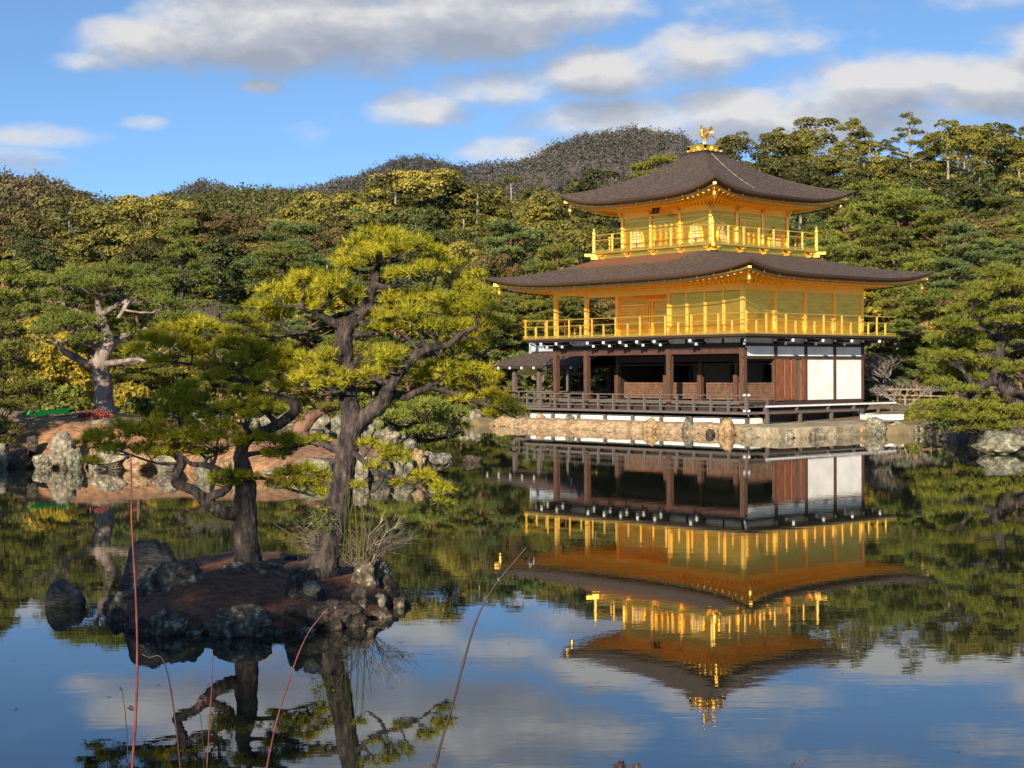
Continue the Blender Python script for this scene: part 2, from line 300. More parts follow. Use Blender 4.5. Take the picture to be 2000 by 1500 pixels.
# ---------------------------------------------------------------- the ground, the water
SHORE = [(-3000, 60), (-1200, 72), (0, 76), (870, 75.5), (960, 74.5), (1040, 73), (1060, 71.9), (1460, 63.9), (1530, 62.6), (1690, 62.4), (1790, 62.5), (1830, 59), (1850, 55), (1900, 52.6), (2000, 50.5), (2300, 46), (4000, 40)]
SLOPE = [(0, .07), (900, .085), (1350, .14), (1600, .17), (2000, .18)]
def gz(px, D):
    sh = interp(px, SHORE)
    nz = math.sin(px * .013 + D * .21) * .06 + math.sin(px * .031 - D * .37) * .04
    if D < 5.4: return 1.0 + nz * .6 - .35 * max(0, (D - 4.2) / 1.2) ** 2
    if px < -560 and 10 < D: return .5 + nz
    if D < sh: return -.7
    if D > 215: D = 215 - min(60, (D - 215)) * .3
    return .38 + nz * min(1, (D - sh) / 6) + max(0, D - 84) * interp(px, SLOPE) + min(1.2, max(0, (D - sh - 2)) * .05)
Dr = [-900, -400, -150, -80, -40, -20, -8, 0, 2, 4, 4.6, 5.2, 5.5, 5.8, 7, 12, 20, 30, 40, 45, 48] + list(np.arange(49, 78, .5)) + list(range(78, 92, 2)) + list(range(92, 220, 6)) + [230, 260, 300, 400, 600, 1000, 1800, 3500, 7000]
tt = list(np.linspace(-2.5, -.45, 14)) + list(np.arange(-.44, .441, .0045)) + list(np.linspace(.45, 2.5, 14))
g = MB(); nc = len(tt)
vs = []
for D in Dr:
    for q in tt: 
        lat = q * max(abs(D), 28); vs.append(cw(lat, D, gz(1000 + FPX * q, D)))
g.add(vs, [(j * nc + i, j * nc + i + 1, (j + 1) * nc + i + 1, (j + 1) * nc + i) for j in range(len(Dr) - 1) for i in range(nc - 1)])
tag(g.build('ground', 'earth', smooth=True), kind='structure')
w = MB(); w.add([cw(-150, 3, 0), cw(150, 3, 0), cw(150, 90, 0), cw(-150, 90, 0)], [(0, 1, 2, 3)])
tag(w.build('pond_water', 'pond_water'), kind='structure')
# ---------------------------------------------------------------- far hills with their woods
def ridge(name, prof, D0, Dm, D1, hz0, floor, leaves, stuffname, label, n, size, per, seed, px0, px1):
    """prof: px -> py of the bare crest as seen; the hill rises from D0 to its crest at Dm and falls to D1"""
    rng = np.random.default_rng(seed)
    def hz(px, D):
        py = interp(px, prof); zt = at(px, py, Dm)[2]
        k = (D - D0) / (Dm - D0) if D < Dm else max(0, (D1 - D) / (D1 - Dm)); k = max(0., min(1., k)); k = k * k * (3 - 2 * k) * .55 + k * .45
        return hz0 + (zt - hz0) * k + math.sin(px * .02 + D * .05) * (Dm * .002) * k
    m_ = MB(); cols = list(np.linspace(px0, px1, 110)); rows = list(np.linspace(D0, Dm, 16)) + list(np.linspace(Dm, D1, 7))[1:]
    m_.add([cw((p - 1000) / FPX * D, D, hz(p, D)) for D in rows for p in cols], [(j * 110 + i, j * 110 + i + 1, (j + 1) * 110 + i + 1, (j + 1) * 110 + i) for j in range(len(rows) - 1) for i in range(109)])
    tag(m_.build(name, floor, smooth=True), kind='structure')
    C = []; Rr = []
    for i in range(n):
        p = rng.uniform(px0, px1); D = Dm - (Dm - D0) * rng.uniform(0, 1) ** 1.6 * .9 + (rng.uniform(0, .12) * (D1 - Dm)); C.append(cw((p - 1000) / FPX * D, D, hz(p, D))); Rr.append(size * rng.uniform(.6, 1.25))
    C = np.array(C); Rr = np.array(Rr); sh = rng.uniform(1.0, 2.3, n)
    d = unit(rng.normal(0, 1, (n * per, 3))); d[:, 2] = np.abs(d[:, 2]) * .9 - .1
    rad = np.repeat(Rr, per)[:, None] * rng.uniform(.75, 1.08, (n * per, 1)); st = np.repeat(sh, per)
    P = np.repeat(C, per, 0) + d * rad * np.stack([np.ones_like(st), np.ones_like(st), st], 1) + np.array([0, 0, 1]) * np.repeat(Rr * .7, per)[:, None]
    o = link(stuffname, soup(stuffname, leaf_quads(P, d, size * .22, rng, .5), 4, leaves)); tag(o, label, 'wood', kind='stuff')
ridge('mountain', [(-200, 434), (300, 414), (360, 386), (395, 373), (440, 377), (480, 392), (560, 386), (640, 379), (690, 368), (735, 346), (770, 326), (812, 318), (850, 322), (890, 338), (960, 340), (1010, 338), (1050, 322), (1090, 294), (1130, 279), (1180, 269), (1230, 267), (1285, 278), (1330, 282), (1370, 304), (1430, 326), (1520, 354), (1800, 394), (2200, 414)],
      620, 900, 1050, 15, 'mountain_floor', 'mountain_leaves', 'mountain_wood', 'dark leafless wood covering the far mountain behind the pavilion', 9000, 3.0, 22, 5, 150, 2100)
ridge('near_hill', [(-300, 368), (0, 372), (60, 374), (110, 388), (150, 402), (190, 416), (250, 421), (290, 411), (340, 398), (450, 398), (600, 398), (700, 394), (900, 400), (1200, 416), (1500, 416), (2200, 416)],
      225, 330, 420, 6, 'hill_floor', 'far_leaves', 'hill_wood', 'green cypress wood on the hill slope behind the garden trees', 6500, 1.5, 30, 6, -250, 2150)
ridge('left_spur', [(-400, 362), (0, 374), (70, 376), (130, 394), (190, 418), (250, 442), (300, 472), (400, 542)],
      200, 262, 320, 6, 'hill_floor', 'russet_leaves', 'russet_wood', 'russet and grey thinning wood on the hill spur at the far left', 1700, 1.4, 34, 7, -280, 330)
# ================================================================= THE GOLDEN PAVILION
K = 2.12; LX = -5.5 * K; NY = 4 * K
pav = empty('golden_pavilion', (LX / 2, NY / 2, .4), 'three storey temple pavilion with gilded upper floors, dark timber ground floor and curved bark roofs', 'pavilion')
def P(name, mb, mats, parent=pav, smooth=False):
    o = mb.build(name, mats, parent, smooth)
    if parent is pav: o.matrix_parent_inverse = Matrix.Translation(-pav.location)
    return o
def B(*a, **k): return MB().box(*a, **k)
FL1, DK, FR = 1.28, 4.245, 6.15
# --- ground floor: floor, outer veranda, interior
P('floor', B(LX, 0, 0, NY, 1.02, FL1).box(LX - .02, .02, -.02, .25, 1.1, FL1 - .04), 'grey_wood')
vd = MB(); vd.box(LX - 1.13, 1.13, -1.13, 0, .80, .90)
for i in range(5): vd.box(LX - 1.14, 1.14, -1.14 + .0, -1.06, .69, .79)
vd.box(0.02, 1.1, -.02, .1, .8, .9); vd.box(LX - 1.13, LX - .02, .0, NY, .8, .9)
P('veranda_deck', vd, 'grey_wood')
P('skirting', B(LX - .9, .9, -.95, -.9, .42, .68).box(.86, .9, -.9, NY, .40, .66), 'plaster')
P('step', B(LX, -.02, -.42, -.04, .98, 1.08).box(LX, -.02, -.40, -.36, .9, .98), 'dark_wood')
for x in np.arange(LX - .9, 1.2, 1.75):
    P('veranda_post', B(x - .07, x + .07, -1.1, -.96, .25, .70), 'grey_wood')
P('side_bench', B(.02, 1.12, .12, 9.55, 1.09, 1.15), 'grey_wood'); P('bench_edge', B(1.12, 1.15, .10, 9.57, 1.08, 1.155), 'deck_edge')
P('lower_step', B(1.15, 1.62, -.35, 6.4, .82, .90), 'grey_wood')
for y in (.2, 2.3, 4.5, 6.4, 8.3, 9.4): P('bench_leg', B(1.0, 1.11, y - .06, y + .06, .42, 1.09), 'grey_wood')
for y in (-.3, 1.9, 4.1, 6.3): P('step_leg', B(1.5, 1.6, y - .07, y + .07, .42, .82), 'grey_wood')
P('bench_skirt', B(.92, .96, .15, 7.4, .45, 1.08), 'dark_wood')
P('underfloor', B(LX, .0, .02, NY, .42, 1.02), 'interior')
# --- ground floor pillars
PIL1 = [(0, 0), (-2 * K, 0), (-4.5 * K, 0), (LX, 0), (-K, K), (-2 * K, K), (-3 * K, K), (-4.5 * K, K), (0, K), (0, 2 * K), (0, 3 * K), (0, NY), (LX, K), (LX, 3 * K), (LX, NY), (-4.5 * K, 3 * K), (-4.5 * K, NY)]
for (x, y) in PIL1:
    hh = .115 if y == 0 else .085
    P('pillar', B(x - hh, x + hh, y - hh, y + hh, FL1 - (.38 if y == 0 else 0) if y else .9, 3.62), 'brown_wood')
for (x, y) in [(-K, K), (-2 * K, K), (-3 * K, K), (-4.5 * K, K)]:
    P('stud', B(x - .11, x + .11, y - .16, y - .09, FL1, 2.45), 'brown_wood')
# --- lattice shutters
def lattice(x0, x1, z0, z1, y, name, mats, along='x', cell=.085, bar=.028, fr=.06, depth=.05, back=None):
    m = MB()
    def bx(a, b, c, d, m_=0, dd=depth):
        if along == 'x': m.box(a, b, y - dd, y, c, d, m_)
        else: m.box(y, y + dd, a, b, c, d, m_)
    bx(x0, x1, z0, z0 + fr); bx(x0, x1, z1 - fr, z1); bx(x0, x0 + fr, z0 + fr, z1 - fr); bx(x1 - fr, x1, z0 + fr, z1 - fr)
    n = max(2, int((x1 - x0 - 2 * fr) / cell))
    for i in range(1, n): c = x0 + fr + (x1 - x0 - 2 * fr) * i / n; bx(c - bar / 2, c + bar / 2, z0 + fr, z1 - fr, 0, depth * .7)
    n = max(2, int((z1 - z0 - 2 * fr) / cell))
    for i in range(1, n): c = z0 + fr + (z1 - z0 - 2 * fr) * i / n; bx(x0 + fr, x1 - fr, c - bar / 2, c + bar / 2, 0, depth * .86)
    if back is not None:
        if along == 'x': m.box(x0 + .01, x1 - .01, y + .004, y + .02, z0 + .01, z1 - .01, 1)
        else: m.box(y - .02, y - .004, x0 + .01, x1 - .01, z0 + .01, z1 - .01, 1)
        mats = [mats, back]
    return P(name, m, mats)
for (a, b) in [(-4.5 * K + .45, -3 * K - .14), (-3 * K + .14, -2 * K - .14), (-2 * K + .35, -K - .14), (-K + .14, -.12)]:
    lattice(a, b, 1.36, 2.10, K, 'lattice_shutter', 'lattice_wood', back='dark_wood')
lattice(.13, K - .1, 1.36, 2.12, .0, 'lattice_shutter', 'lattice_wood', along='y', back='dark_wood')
# --- east face: beams, door, plaster panels
be = MB()
be.box(.0, .10, .1, NY, FL1 - .12, 1.32)
be.box(.0, .11, -.12, NY + .12, 3.15, 3.28).box(.0, .12, -.12, NY + .12, 3.70, 3.83)
P('beam', be, 'dark_wood')
for i in range(4):
    P('upper_wall_panel', B(-.03, .045, i * K + .09, (i + 1) * K - .09, 3.28, 3.70), 'plaster')
    P('frieze_panel', B(-.03, .03, i * K + .10, (i + 1) * K - .10, 3.83, 4.10), 'plaster')
    P('post', B(.0, .09, (i + 1) * K - .09, (i + 1) * K + .09, 3.28, 4.1), 'dark_wood')
for i in (2, 3): P('plaster_wall', B(-.03, .05, i * K + .10, (i + 1) * K - .10, 1.32, 3.15), 'plaster')
d0, d1 = K + .02, 2 * K - .09
P('door_frame', B(-.02, .10, d0, d0 + .50, FL1, 3.15).box(-.02, .10, d1 - .28, d1, FL1, 3.15).box(-.02, .035, d0 + .5, d1 - .28, FL1, 3.15, 1), ['door_wood', 'grey_wood'])
for (a, b) in ((d0 + .53, d0 + .96), (d0 + 1.0, d0 + 1.41)):
    m = MB(); c = (a + b) / 2; prof = []
    for (fz, fw) in ((0, .62), (.03, .8), (.07, .95), (.12, 1), (.5, 1), (.88, 1), (.93, .95), (.97, .8), (1, .62)): prof.append((FL1 + .06 + fz * 1.80, fw * (b - a) / 2))
    vs = []
    for (z, hw) in prof: vs += [(.05, c - hw, z), (.05, c + hw, z), (.105, c - hw * .93, z), (.105, c + hw * .93, z)]
    fs = []
    for i in range(len(prof) - 1):
        q = i * 4; fs += [(q + 2, q + 3, q + 7, q + 6), (q, q + 2, q + 6, q + 4), (q + 3, q + 1, q + 5, q + 7)]
    fs += [(0, 1, 3, 2), (len(vs) - 4, len(vs) - 2, len(vs) - 1, len(vs) - 3)]
    m.add(vs, fs); m.tube([(.11, a + .02, FL1 + .1), (.11, a + .02, 3.05)], .012, 5)
    P('door_leaf', m, 'door_wood')
# --- south face beams
P('eaves_beam', B(LX - .12, .12, -.12, .0, 3.60, 3.84), 'dark_wood')
P('red_beam', B(LX + .12, -.13, -.07, .03, 3.38, 3.60), 'red_beam')
P('lintel', B(-4.5 * K, .0, K - .1, K + .02, 3.05, 3.36).box(-4.5 * K, 0, K - .08, K + .02, 2.9, 2.96), 'dark_wood')
for i in range(11):
    x0 = -i * K / 2 - .10; x1 = -(i + 1) * K / 2 + .04
    if x1 < LX: x1 = LX + .1
    P('frieze_panel', B(x1, x0, -.05, -.01, 3.85, 4.10), 'plaster')
P('ceiling', B(LX, 0, .0, NY, 3.62, 3.72), 'dark_wood')
for i in range(9): P('ceiling_rafter', B(-i * 1.3 - .7, -i * 1.3 - .64, .1, K, 3.44, 3.61), 'red_beam')
# interior rooms: dark back walls, two pale screens seen dimly
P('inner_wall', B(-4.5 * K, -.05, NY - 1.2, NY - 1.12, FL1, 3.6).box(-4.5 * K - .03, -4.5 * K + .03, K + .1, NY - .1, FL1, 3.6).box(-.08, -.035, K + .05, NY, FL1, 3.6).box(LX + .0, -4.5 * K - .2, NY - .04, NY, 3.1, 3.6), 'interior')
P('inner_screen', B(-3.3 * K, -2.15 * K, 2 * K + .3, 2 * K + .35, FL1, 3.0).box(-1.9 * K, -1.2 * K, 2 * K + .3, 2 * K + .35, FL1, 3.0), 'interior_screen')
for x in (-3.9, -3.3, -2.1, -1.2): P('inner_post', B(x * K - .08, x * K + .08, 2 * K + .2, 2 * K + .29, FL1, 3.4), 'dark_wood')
# --- veranda railing (weathered grey timber)
def railing(name, pts, zs, posts, zbase, w, mats, pmats, zpost, first=None):
    r_ = MB()
    for kk, (a, b) in enumerate(zip(pts, pts[1:])):
        for (z, hh) in zs: r_.beam((a[0], a[1], z + .005 * kk), (b[0], b[1], z + .005 * kk), w * .8, hh * .8)
    ro = P(name, r_, mats)
    for (x, y, zt) in posts:
        P('railing_post', B(x - w * .62, x + w * .62, y - w * .62, y + w * .62, zbase, zt), pmats, ro)
    return ro
x0, x1 = LX - .98, 1.02; n = 14
railing('veranda_railing', [(x0, -1.02), (x1, -1.02), (x1, .35)], [(1.60, .055), (1.34, .05), (1.10, .05)],
        [(x0 + (x1 - x0) * i / n, -1.02, 1.60) for i in range(n + 1)] + [(x1, .35, 1.6)], .90, .075, 'grey_wood', 'grey_wood', 1.6)
railing('veranda_railing', [(x0, -1.02), (x0, NY)], [(1.60, .055), (1.34, .05), (1.10, .05)], [(x0, y, 1.60) for y in (1, 3, 5, 7)], .90, .075, 'grey_wood', 'grey_wood', 1.6)
for (x, y) in ((x1, -1.02),):
    P('corner_post', B(x - .06, x + .06, y - .06, y + .06, .1, 1.70), 'grey_wood')
    m = MB()
    for z in (1.62, .96):
        m.box(x + .10, x + .17, y - .04, y + .04, z - .04, z + .04).box(x - .04, x + .04, y - .17, y - .10, z - .04, z + .04)
    m.box(x - .07, x + .07, y - .075, y - .062, .72, .88).box(x + .062, x + .075, y - .06, y + .06, .72, .88)
    P('metal_cap', m, 'white_paint')
# --- second floor deck, brackets
OB = 1.13
P('balcony_deck', B(LX - OB, OB, -OB, NY + OB, 4.19, 4.25), 'gold')
P('balcony_frame', B(LX - OB + .03, OB - .03, -OB + .03, NY + OB - .03, 4.10, 4.187), 'dark_wood')
P('balcony_beam', B(LX - OB + .15, OB - .15, -OB + .12, -OB + .27, 4.03, 4.098).box(OB - .27, OB - .12, -OB + .28, NY + OB - .15, 4.03, 4.098), 'dark_wood')
def bracket(x, y, dx, dy):
    m = MB(); L = math.hypot(dx, dy); dx /= L; dy /= L
    def seg(a, b, z, w, h, k=0): m.beam((x + dx * a, y + dy * a, z), (x + dx * b, y + dy * b, z), w, h, k)
    seg(0, .58, 3.82, .09, .11); seg(.58, .64, 3.82, .10, .12, 1)
    seg(0, .98, 3.955, .09, .11); seg(.98, 1.04, 3.955, .10, .12, 1)
    m.beam((x - dy * .28 + dx * .3, y - dx * .28 + dy * .3, 4.0), (x + dy * .28 + dx * .3, y + dx * .28 + dy * .3, 4.0), .08, .09)
    for s in (-1, 1):
        c = (x - dy * .30 * s + dx * .3, y + dx * .30 * s + dy * .3); m.box(c[0] - .045, c[0] + .045, c[1] - .045, c[1] + .045, 3.92, 4.02, 1)
    m.box(x - .09, x + .09, y - .09, y + .09, 3.84, 3.96)
    P('bracket', m, ['dark_wood', 'white_paint'])
for i in list(range(1, 6)) + [5.5]: bracket(-i * K, 0, 0, -1)
bracket(-2.5 * K, 0, 0, -1); bracket(-3.5 * K, 0, 0, -1) 
for i in range(1, 5): bracket(0, i * K, 1, 0)
bracket(0, 0, 1, -1); bracket(0, NY, 1, 1); bracket(LX, 0, -1, -1)
# --- second floor
G = 'gold'
PIL2 = [(0, 0), (-2 * K, 0), (-4.5 * K, 0), (LX, 0), (0, K), (0, 2 * K), (0, 3 * K), (0, NY), (LX, NY), (LX, 2 * K), (-4.5 * K, NY), (-4.5 * K, K)]
for (x, y) in PIL2: P('pillar', B(x - .085, x + .085, y - .085, y + .085, DK, 6.45), 'gold_post')
for x in (-K, -.5 * K, -1.5 * K): P('pillar', B(x - .05, x + .05, -.06, .03, DK, 6.10), 'gold_post')
for i in range(4): P('wall_panel', B(-.06, .02, i * K + .085, (i + 1) * K - .085, DK + .08, 6.13), 'gold_panel')
for i in range(4): P('wall_panel', B(-(i + 1) * K / 2 + .05, -i * K / 2 - .05 - (.035 if i == 0 else 0), -.02, .06, DK + .08, 6.08), 'gold_panel')
P('wall_plate', B(-.05, .06, .085, NY - .085, 6.13, 6.45).box(-4.5 * K, -.085, -.05, .05, 6.10, 6.45).box(LX, -4.5 * K - .085, -.05, .05, 6.25, 6.45), 'gold_soffit')
P('sill_beam', B(-.05, .05, .085, NY - .085, DK + .006, DK + .08).box(-2 * K, -.085, -.05, .05, DK + .006, DK + .08), G)
# recessed south room
P('wall_panel', B(-4.5 * K, -2 * K, K, K + .08, DK + .006, 6.3), 'gold_panel'); P('wall_panel', B(-2 * K - .04, -2 * K + .04, .08, K, DK + .006, 6.3), 'gold_panel')
P('wall_panel', B(-4.5 * K - .04, -4.5 * K + .04, K + .09, NY - .09, DK + .006, 6.3), 'gold_panel'); P('wall_panel', B(-4.5 * K, 0, NY - .05, NY, DK + .006, 6.3), 'gold_panel')
lattice(-4.5 * K + .12, -3.55 * K, 4.98, 5.82, K - .005, 'lattice_window', 'gold', cell=.11, bar=.04, depth=.04, back='gold_panel')
for x in (-3.5, -3.42, -2.85, -2.35, -2.28): P('door_stile', B(x * K - .045, x * K + .045, K - .05, K - .002, DK + .01, 5.95), G)
P('door_head', B(-3.55 * K, -2.1 * K, K - .06, K - .002, 5.95, 6.03), G)
P('ceiling', B(LX + .0, -2 * K - .05, .06, K - .06, 6.30, 6.36).box(LX, -4.5 * K - .05, K - .06, NY, 6.30, 6.36), 'gold_soffit')
def balcony_rail(x0, x1, y0, y1):
    n1, n2 = 9, 8
    for (a, b, n, ax) in (((x0, y0), (x1, y0), n1, 0), ((x1, y0), (x1, y1), n2, 1), ((x0, y1), (x0, y0), n2, 2)):
        ps = []
        for i in range(n + 1):
            p = (a[0] + (b[0] - a[0]) * i / n, a[1] + (b[1] - a[1]) * i / n)
            if ax == 0 or i % n: ps.append((p[0], p[1], 5.07 if i % n else 5.16))
            if i < n: q = (a[0] + (b[0] - a[0]) * (i + .5) / n, a[1] + (b[1] - a[1]) * (i + .5) / n); ps.append((q[0], q[1], 4.78))
        e = .16; d = (Vector((b[0], b[1])) - Vector((a[0], a[1]))).normalized() * e
        railing('balcony_railing', [(a[0] - d.x, a[1] - d.y), (b[0] + d.x, b[1] + d.y)], [(5.08 + .012 * ax, .055), (4.78 + .012 * ax, .05), (4.30 + .012 * ax, .07)], ps, 4.25, .05, G, 'gold_post', 5.07)
balcony_rail(LX - OB + .08, OB - .08, -OB + .08, NY + OB - .08)
# --- roofs
def roof(nm, x0, x1, y0, y1, ix0, ix1, iy0, iy1, ze, zt, U, pw, conc, wx0, wx1, wy0, wy1, zw, thick, raf):
    cx, cy = (x0 + x1) / 2, (y0 + y1) / 2
    base = empty(nm, (0, 0, 0)); base.parent = pav; base.matrix_parent_inverse = Matrix.Translation(-pav.location)
    def PP(n_, mb, m_, smooth=False):
        return mb.build(n_, m_, base, smooth)
    def side(k):
        O = [(x0, y0, x1, y0), (x1, y0, x1, y1), (x1, y1, x0, y1), (x0, y1, x0, y0)][k]; I = [(ix0, iy0, ix1, iy0), (ix1, iy0, ix1, iy1), (ix1, iy1, ix0, iy1), (ix0, iy1, ix0, iy0)][k]
        Wl = [(wx0, wy0, wx1, wy0), (wx1, wy0, wx1, wy1), (wx1, wy1, wx0, wy1), (wx0, wy1, wx0, wy0)][k]
        return O, I, Wl
    def lerp(Q, s): return Q[0] + (Q[2] - Q[0]) * s, Q[1] + (Q[3] - Q[1]) * s
    def up(s): return U * abs(2 * s - 1) ** pw
    sh = MB(); ed = MB(); sf = MB(); gt = MB(); fa = MB()
    for k in range(4):
        O, I, Wl = side(k)
        def top(s, v, dz=0.):
            v2 = v; a = lerp(O, s); b_ = lerp(I, s); z = ze + (zt - ze) * ((1 - conc) * v + conc * v * v) + up(s) * (1 - v) ** 2.2
            return (a[0] + (b_[0] - a[0]) * v, a[1] + (b_[1] - a[1]) * v, z + dz)
        sh.grid(top, 40, 14)
        # rounded thick eave: a lip, then the layered bark edge cut back under it
        def edge(s, v):
            a = lerp(O, s); c = (a[0] - cx, a[1] - cy); L = math.hypot(*c); inn = .0 + .10 * v + (.05 if v > .9 else 0)
            return (a[0] - c[0] / L * inn, a[1] - c[1] / L * inn, ze + up(s) - thick * v)
        ed.grid(edge, 40, 4, flip=True)
        def und(s, v):   # dark underside of the shingles, set back from the edge
            a = lerp(O, s); c = (a[0] - cx, a[1] - cy); L = math.hypot(*c); inn = .15 + .38 * v
            return (a[0] - c[0] / L * inn, a[1] - c[1] / L * inn, ze + up(s) * (1 - .25 * v) - thick - .03 * v)
        fa.grid(und, 40, 2, flip=True)
        def fas(s, v):   # gilded eave board, below
            a = lerp(O, s); c = (a[0] - cx, a[1] - cy); L = math.hypot(*c); inn = .53 + .02 * v
            return (a[0] - c[0] / L * inn, a[1] - c[1] / L * inn, ze + up(s) * .75 - thick - .03 - .10 * v)
        gt.grid(fas, 40, 1, flip=True)
        def soff(s, v):
            a = lerp(O, s); c = (a[0] - cx, a[1] - cy); L = math.hypot(*c); b_ = lerp(Wl, s); a = (a[0] - c[0] / L * .55, a[1] - c[1] / L * .55)
            za = ze + up(s) * .75 - thick - .10
            return (a[0] + (b_[0] - a[0]) * v, a[1] + (b_[1] - a[1]) * v, za + (zw - za) * v + .10 * math.sin(math.pi * v))
        sf.grid(soff, 40, 6, flip=True)
        ln = math.hypot(O[2] - O[0], O[3] - O[1]); n = int(ln / raf)
        for i in range(1, n):
            s = i / n; p = [Vector(soff(s, v)) - Vector((0, 0, .05)) for v in (.05, .5, .98)]
            sf.beam(p[0], p[1], .075, .09); sf.beam(p[1], p[2], .075, .09)
        # two purlins running along the eave
        for v, dz in ((.42, -.15), (.97, -.05)):
            for i in range(24): sf.beam(Vector(soff(i / 24, v)) + Vector((0, 0, dz)), Vector(soff((i + 1) / 24, v)) + Vector((0, 0, dz)), .09, .11)
        # hooks carrying the copper gutter
        for i in range(1, int(ln / .95)):
            s = i / int(ln / .95); q = Vector(und(s, .35)); fa.beam(q + Vector((0, 0, .02)), q + Vector((0, 0, -.22)), .018, .018, 1)
        for i in range(40):
            q0, q1 = Vector(und(i / 40, .1)) + Vector((0, 0, -.14 - up(i / 40) * .2)), Vector(und((i + 1) / 40, .1)) + Vector((0, 0, -.14 - up((i + 1) / 40) * .2)); fa.beam(q0, q1, .045, .05, 0)
    so_ = PP('shingles', sh, 'bark_shingle', True)
    if nm == 'lower_roof':
        at_ = so_.data.attributes.new('moss', 'FLOAT', 'POINT'); vals = [0.] * len(so_.data.vertices)
        for q in range(41 * 15):
            s_, v_ = (q % 41) / 40, (q // 41) / 14; vals[q] = max(0., min(1., (v_ - .45) / .5)) * max(0., min(1., (1.0 - s_) / .35))
        at_.data.foreach_set('value', vals)
    PP('eave_edge', ed, 'roof_edge', True); PP('eave_underside', fa, ['dark_wood', 'gold']); PP('eave_board', gt, G); PP('soffit', sf, 'gold_soffit')
    if nm == 'upper_roof':
        O, I, Wl = side(1); q = []
        for f in np.linspace(.98, .12, 12):
            a_ = lerp(O, .30 + .02 * f); b_ = lerp(I, .30); q.append((a_[0] + (b_[0] - a_[0]) * f, a_[1] + (b_[1] - a_[1]) * f, ze + (zt - ze) * ((1 - conc) * f + conc * f * f) + up(.3) * (1 - f) ** 2.2 + .05))
        PP('lightning_wire', MB().tube(q, .022, 5), 'grey_bark')
    # corner: gilded beam end and hanging wind bell
    for (X_, Y_) in ((x0, y0), (x1, y0), (x1, y1), (x0, y1)):
        d = Vector((cx - X_, cy - Y_, 0)); d = Vector((math.copysign(1, d.x), math.copysign(1, d.y), 0)).normalized()
        e = Vector((X_, Y_, ze + U - thick - .22)); m = MB(); m.beam(e + d * .50, e + d * 1.6 + Vector((0, 0, -.16)), .10, .11); m.beam(e + d * .34 + Vector((0, 0, .02)), e + d * .56, .13, .12)
        PP('corner_beam', m, G)
        b_ = e + d * .62 + Vector((0, 0, -.48)); m = MB(); m.lathe(b_, [(.02, .36), (.02, .26), (.05, .24), (.085, .18), (.10, .05), (.13, 0), (.12, -.01), (.02, -.02), (.015, -.10), (.05, -.14), (.01, -.18)], 10); PP('wind_bell', m, G)
    return base
A3 = 3.11; S3 = 5.5; X1 = -A3; X0 = -A3 - S3; Y0 = 2 * K - S3 / 2; Y1 = Y0 + S3; SK = .86
roof('lower_roof', LX - 2.39, 2.39, -2.39, NY + 2.39, X0 - SK, X1 + SK, Y0 - SK, Y1 + SK, 6.74, 7.96, .47, 4.2, .22, LX, 0, 0, NY, 6.47, .15, .36)
E3 = 2.2
roof('upper_roof', X0 - E3, X1 + E3, Y0 - E3, Y1 + E3, X0 + 2.15, X1 - 2.15, Y0 + 2.15, Y1 - 2.15, 10.50, 12.86, .58, 3.6, .30, X0, X1, Y0, Y1, 10.18, .15, .34)
# --- third floor
sk = MB(); a, b, c, d = X0 - SK, X1 + SK, Y0 - SK, Y1 + SK; sk.box(a, b, c, c + .05, 7.82, 8.21).box(a, b, d - .05, d, 7.82, 8.21).box(a, a + .05, c + .05, d - .05, 7.82, 8.21).box(b - .05, b, c + .05, d - .05, 7.82, 8.21)
P('skirt_wall', sk, 'gold_panel')
sk = MB(); sk.box(a - .02, b + .02, c - .02, c, 8.0, 8.05).box(b, b + .02, c - .02, d, 8.0, 8.05).box(a - .03, b + .03, c - .03, c - .001, 7.84, 7.90).box(b + .001, b + .03, c - .03, d, 7.84, 7.90); P('skirt_rail', sk, G)
O3B = 1.03; xa, xb, ya, yb = X0 - O3B, X1 + O3B, Y0 - O3B, Y1 + O3B
P('upper_deck', B(xa, xb, ya, yb, 8.21, 8.30), G)
def small_bracket(x, y, dx, dy):
    m = MB(); t_ = (-dy, dx)
    m.beam((x, y, 8.10), (x + dx * .16, y + dy * .16, 8.10), .07, .08); m.beam((x + dx * .1 - t_[0] * .15, y + dy * .1 - t_[1] * .15, 8.13), (x + dx * .1 + t_[0] * .15, y + dy * .1 + t_[1] * .15, 8.13), .06, .05)
    for s in (-1, 0, 1): q = (x + dx * .1 + t_[0] * .14 * s, y + dy * .1 + t_[1] * .14 * s); m.box(q[0] - .035, q[0] + .035, q[1] - .035, q[1] + .035, 8.14, 8.205)
    m.beam((x, y, 8.0), (x + dx * .12, y + dy * .12, 8.0), .10, .07); P('deck_bracket', m, G)
for i in range(5):
    f = .04 + i * .23; small_bracket(X0 - SK + (S3 + 2 * SK) * f, Y0 - SK, 0, -1); small_bracket(X1 + SK, Y1 + SK - (S3 + 2 * SK) * f, 1, 0)
for (x, y, dx, dy) in ((xa, ya, -1, -1), (xb, yb, 1, 1), (xb, ya, 1, -1)):
    m = MB(); r2 = .7071; m.beam((x - dx * .2, y - dy * .2, 8.15), (x + dx * r2 * .34, y + dy * r2 * .34, 8.17), .13, .13); m.beam((x - dx * .2, y - dy * .2, 8.02), (x + dx * .03, y + dy * .03, 8.02), .16, .10); P('deck_corner_beam', m, G)
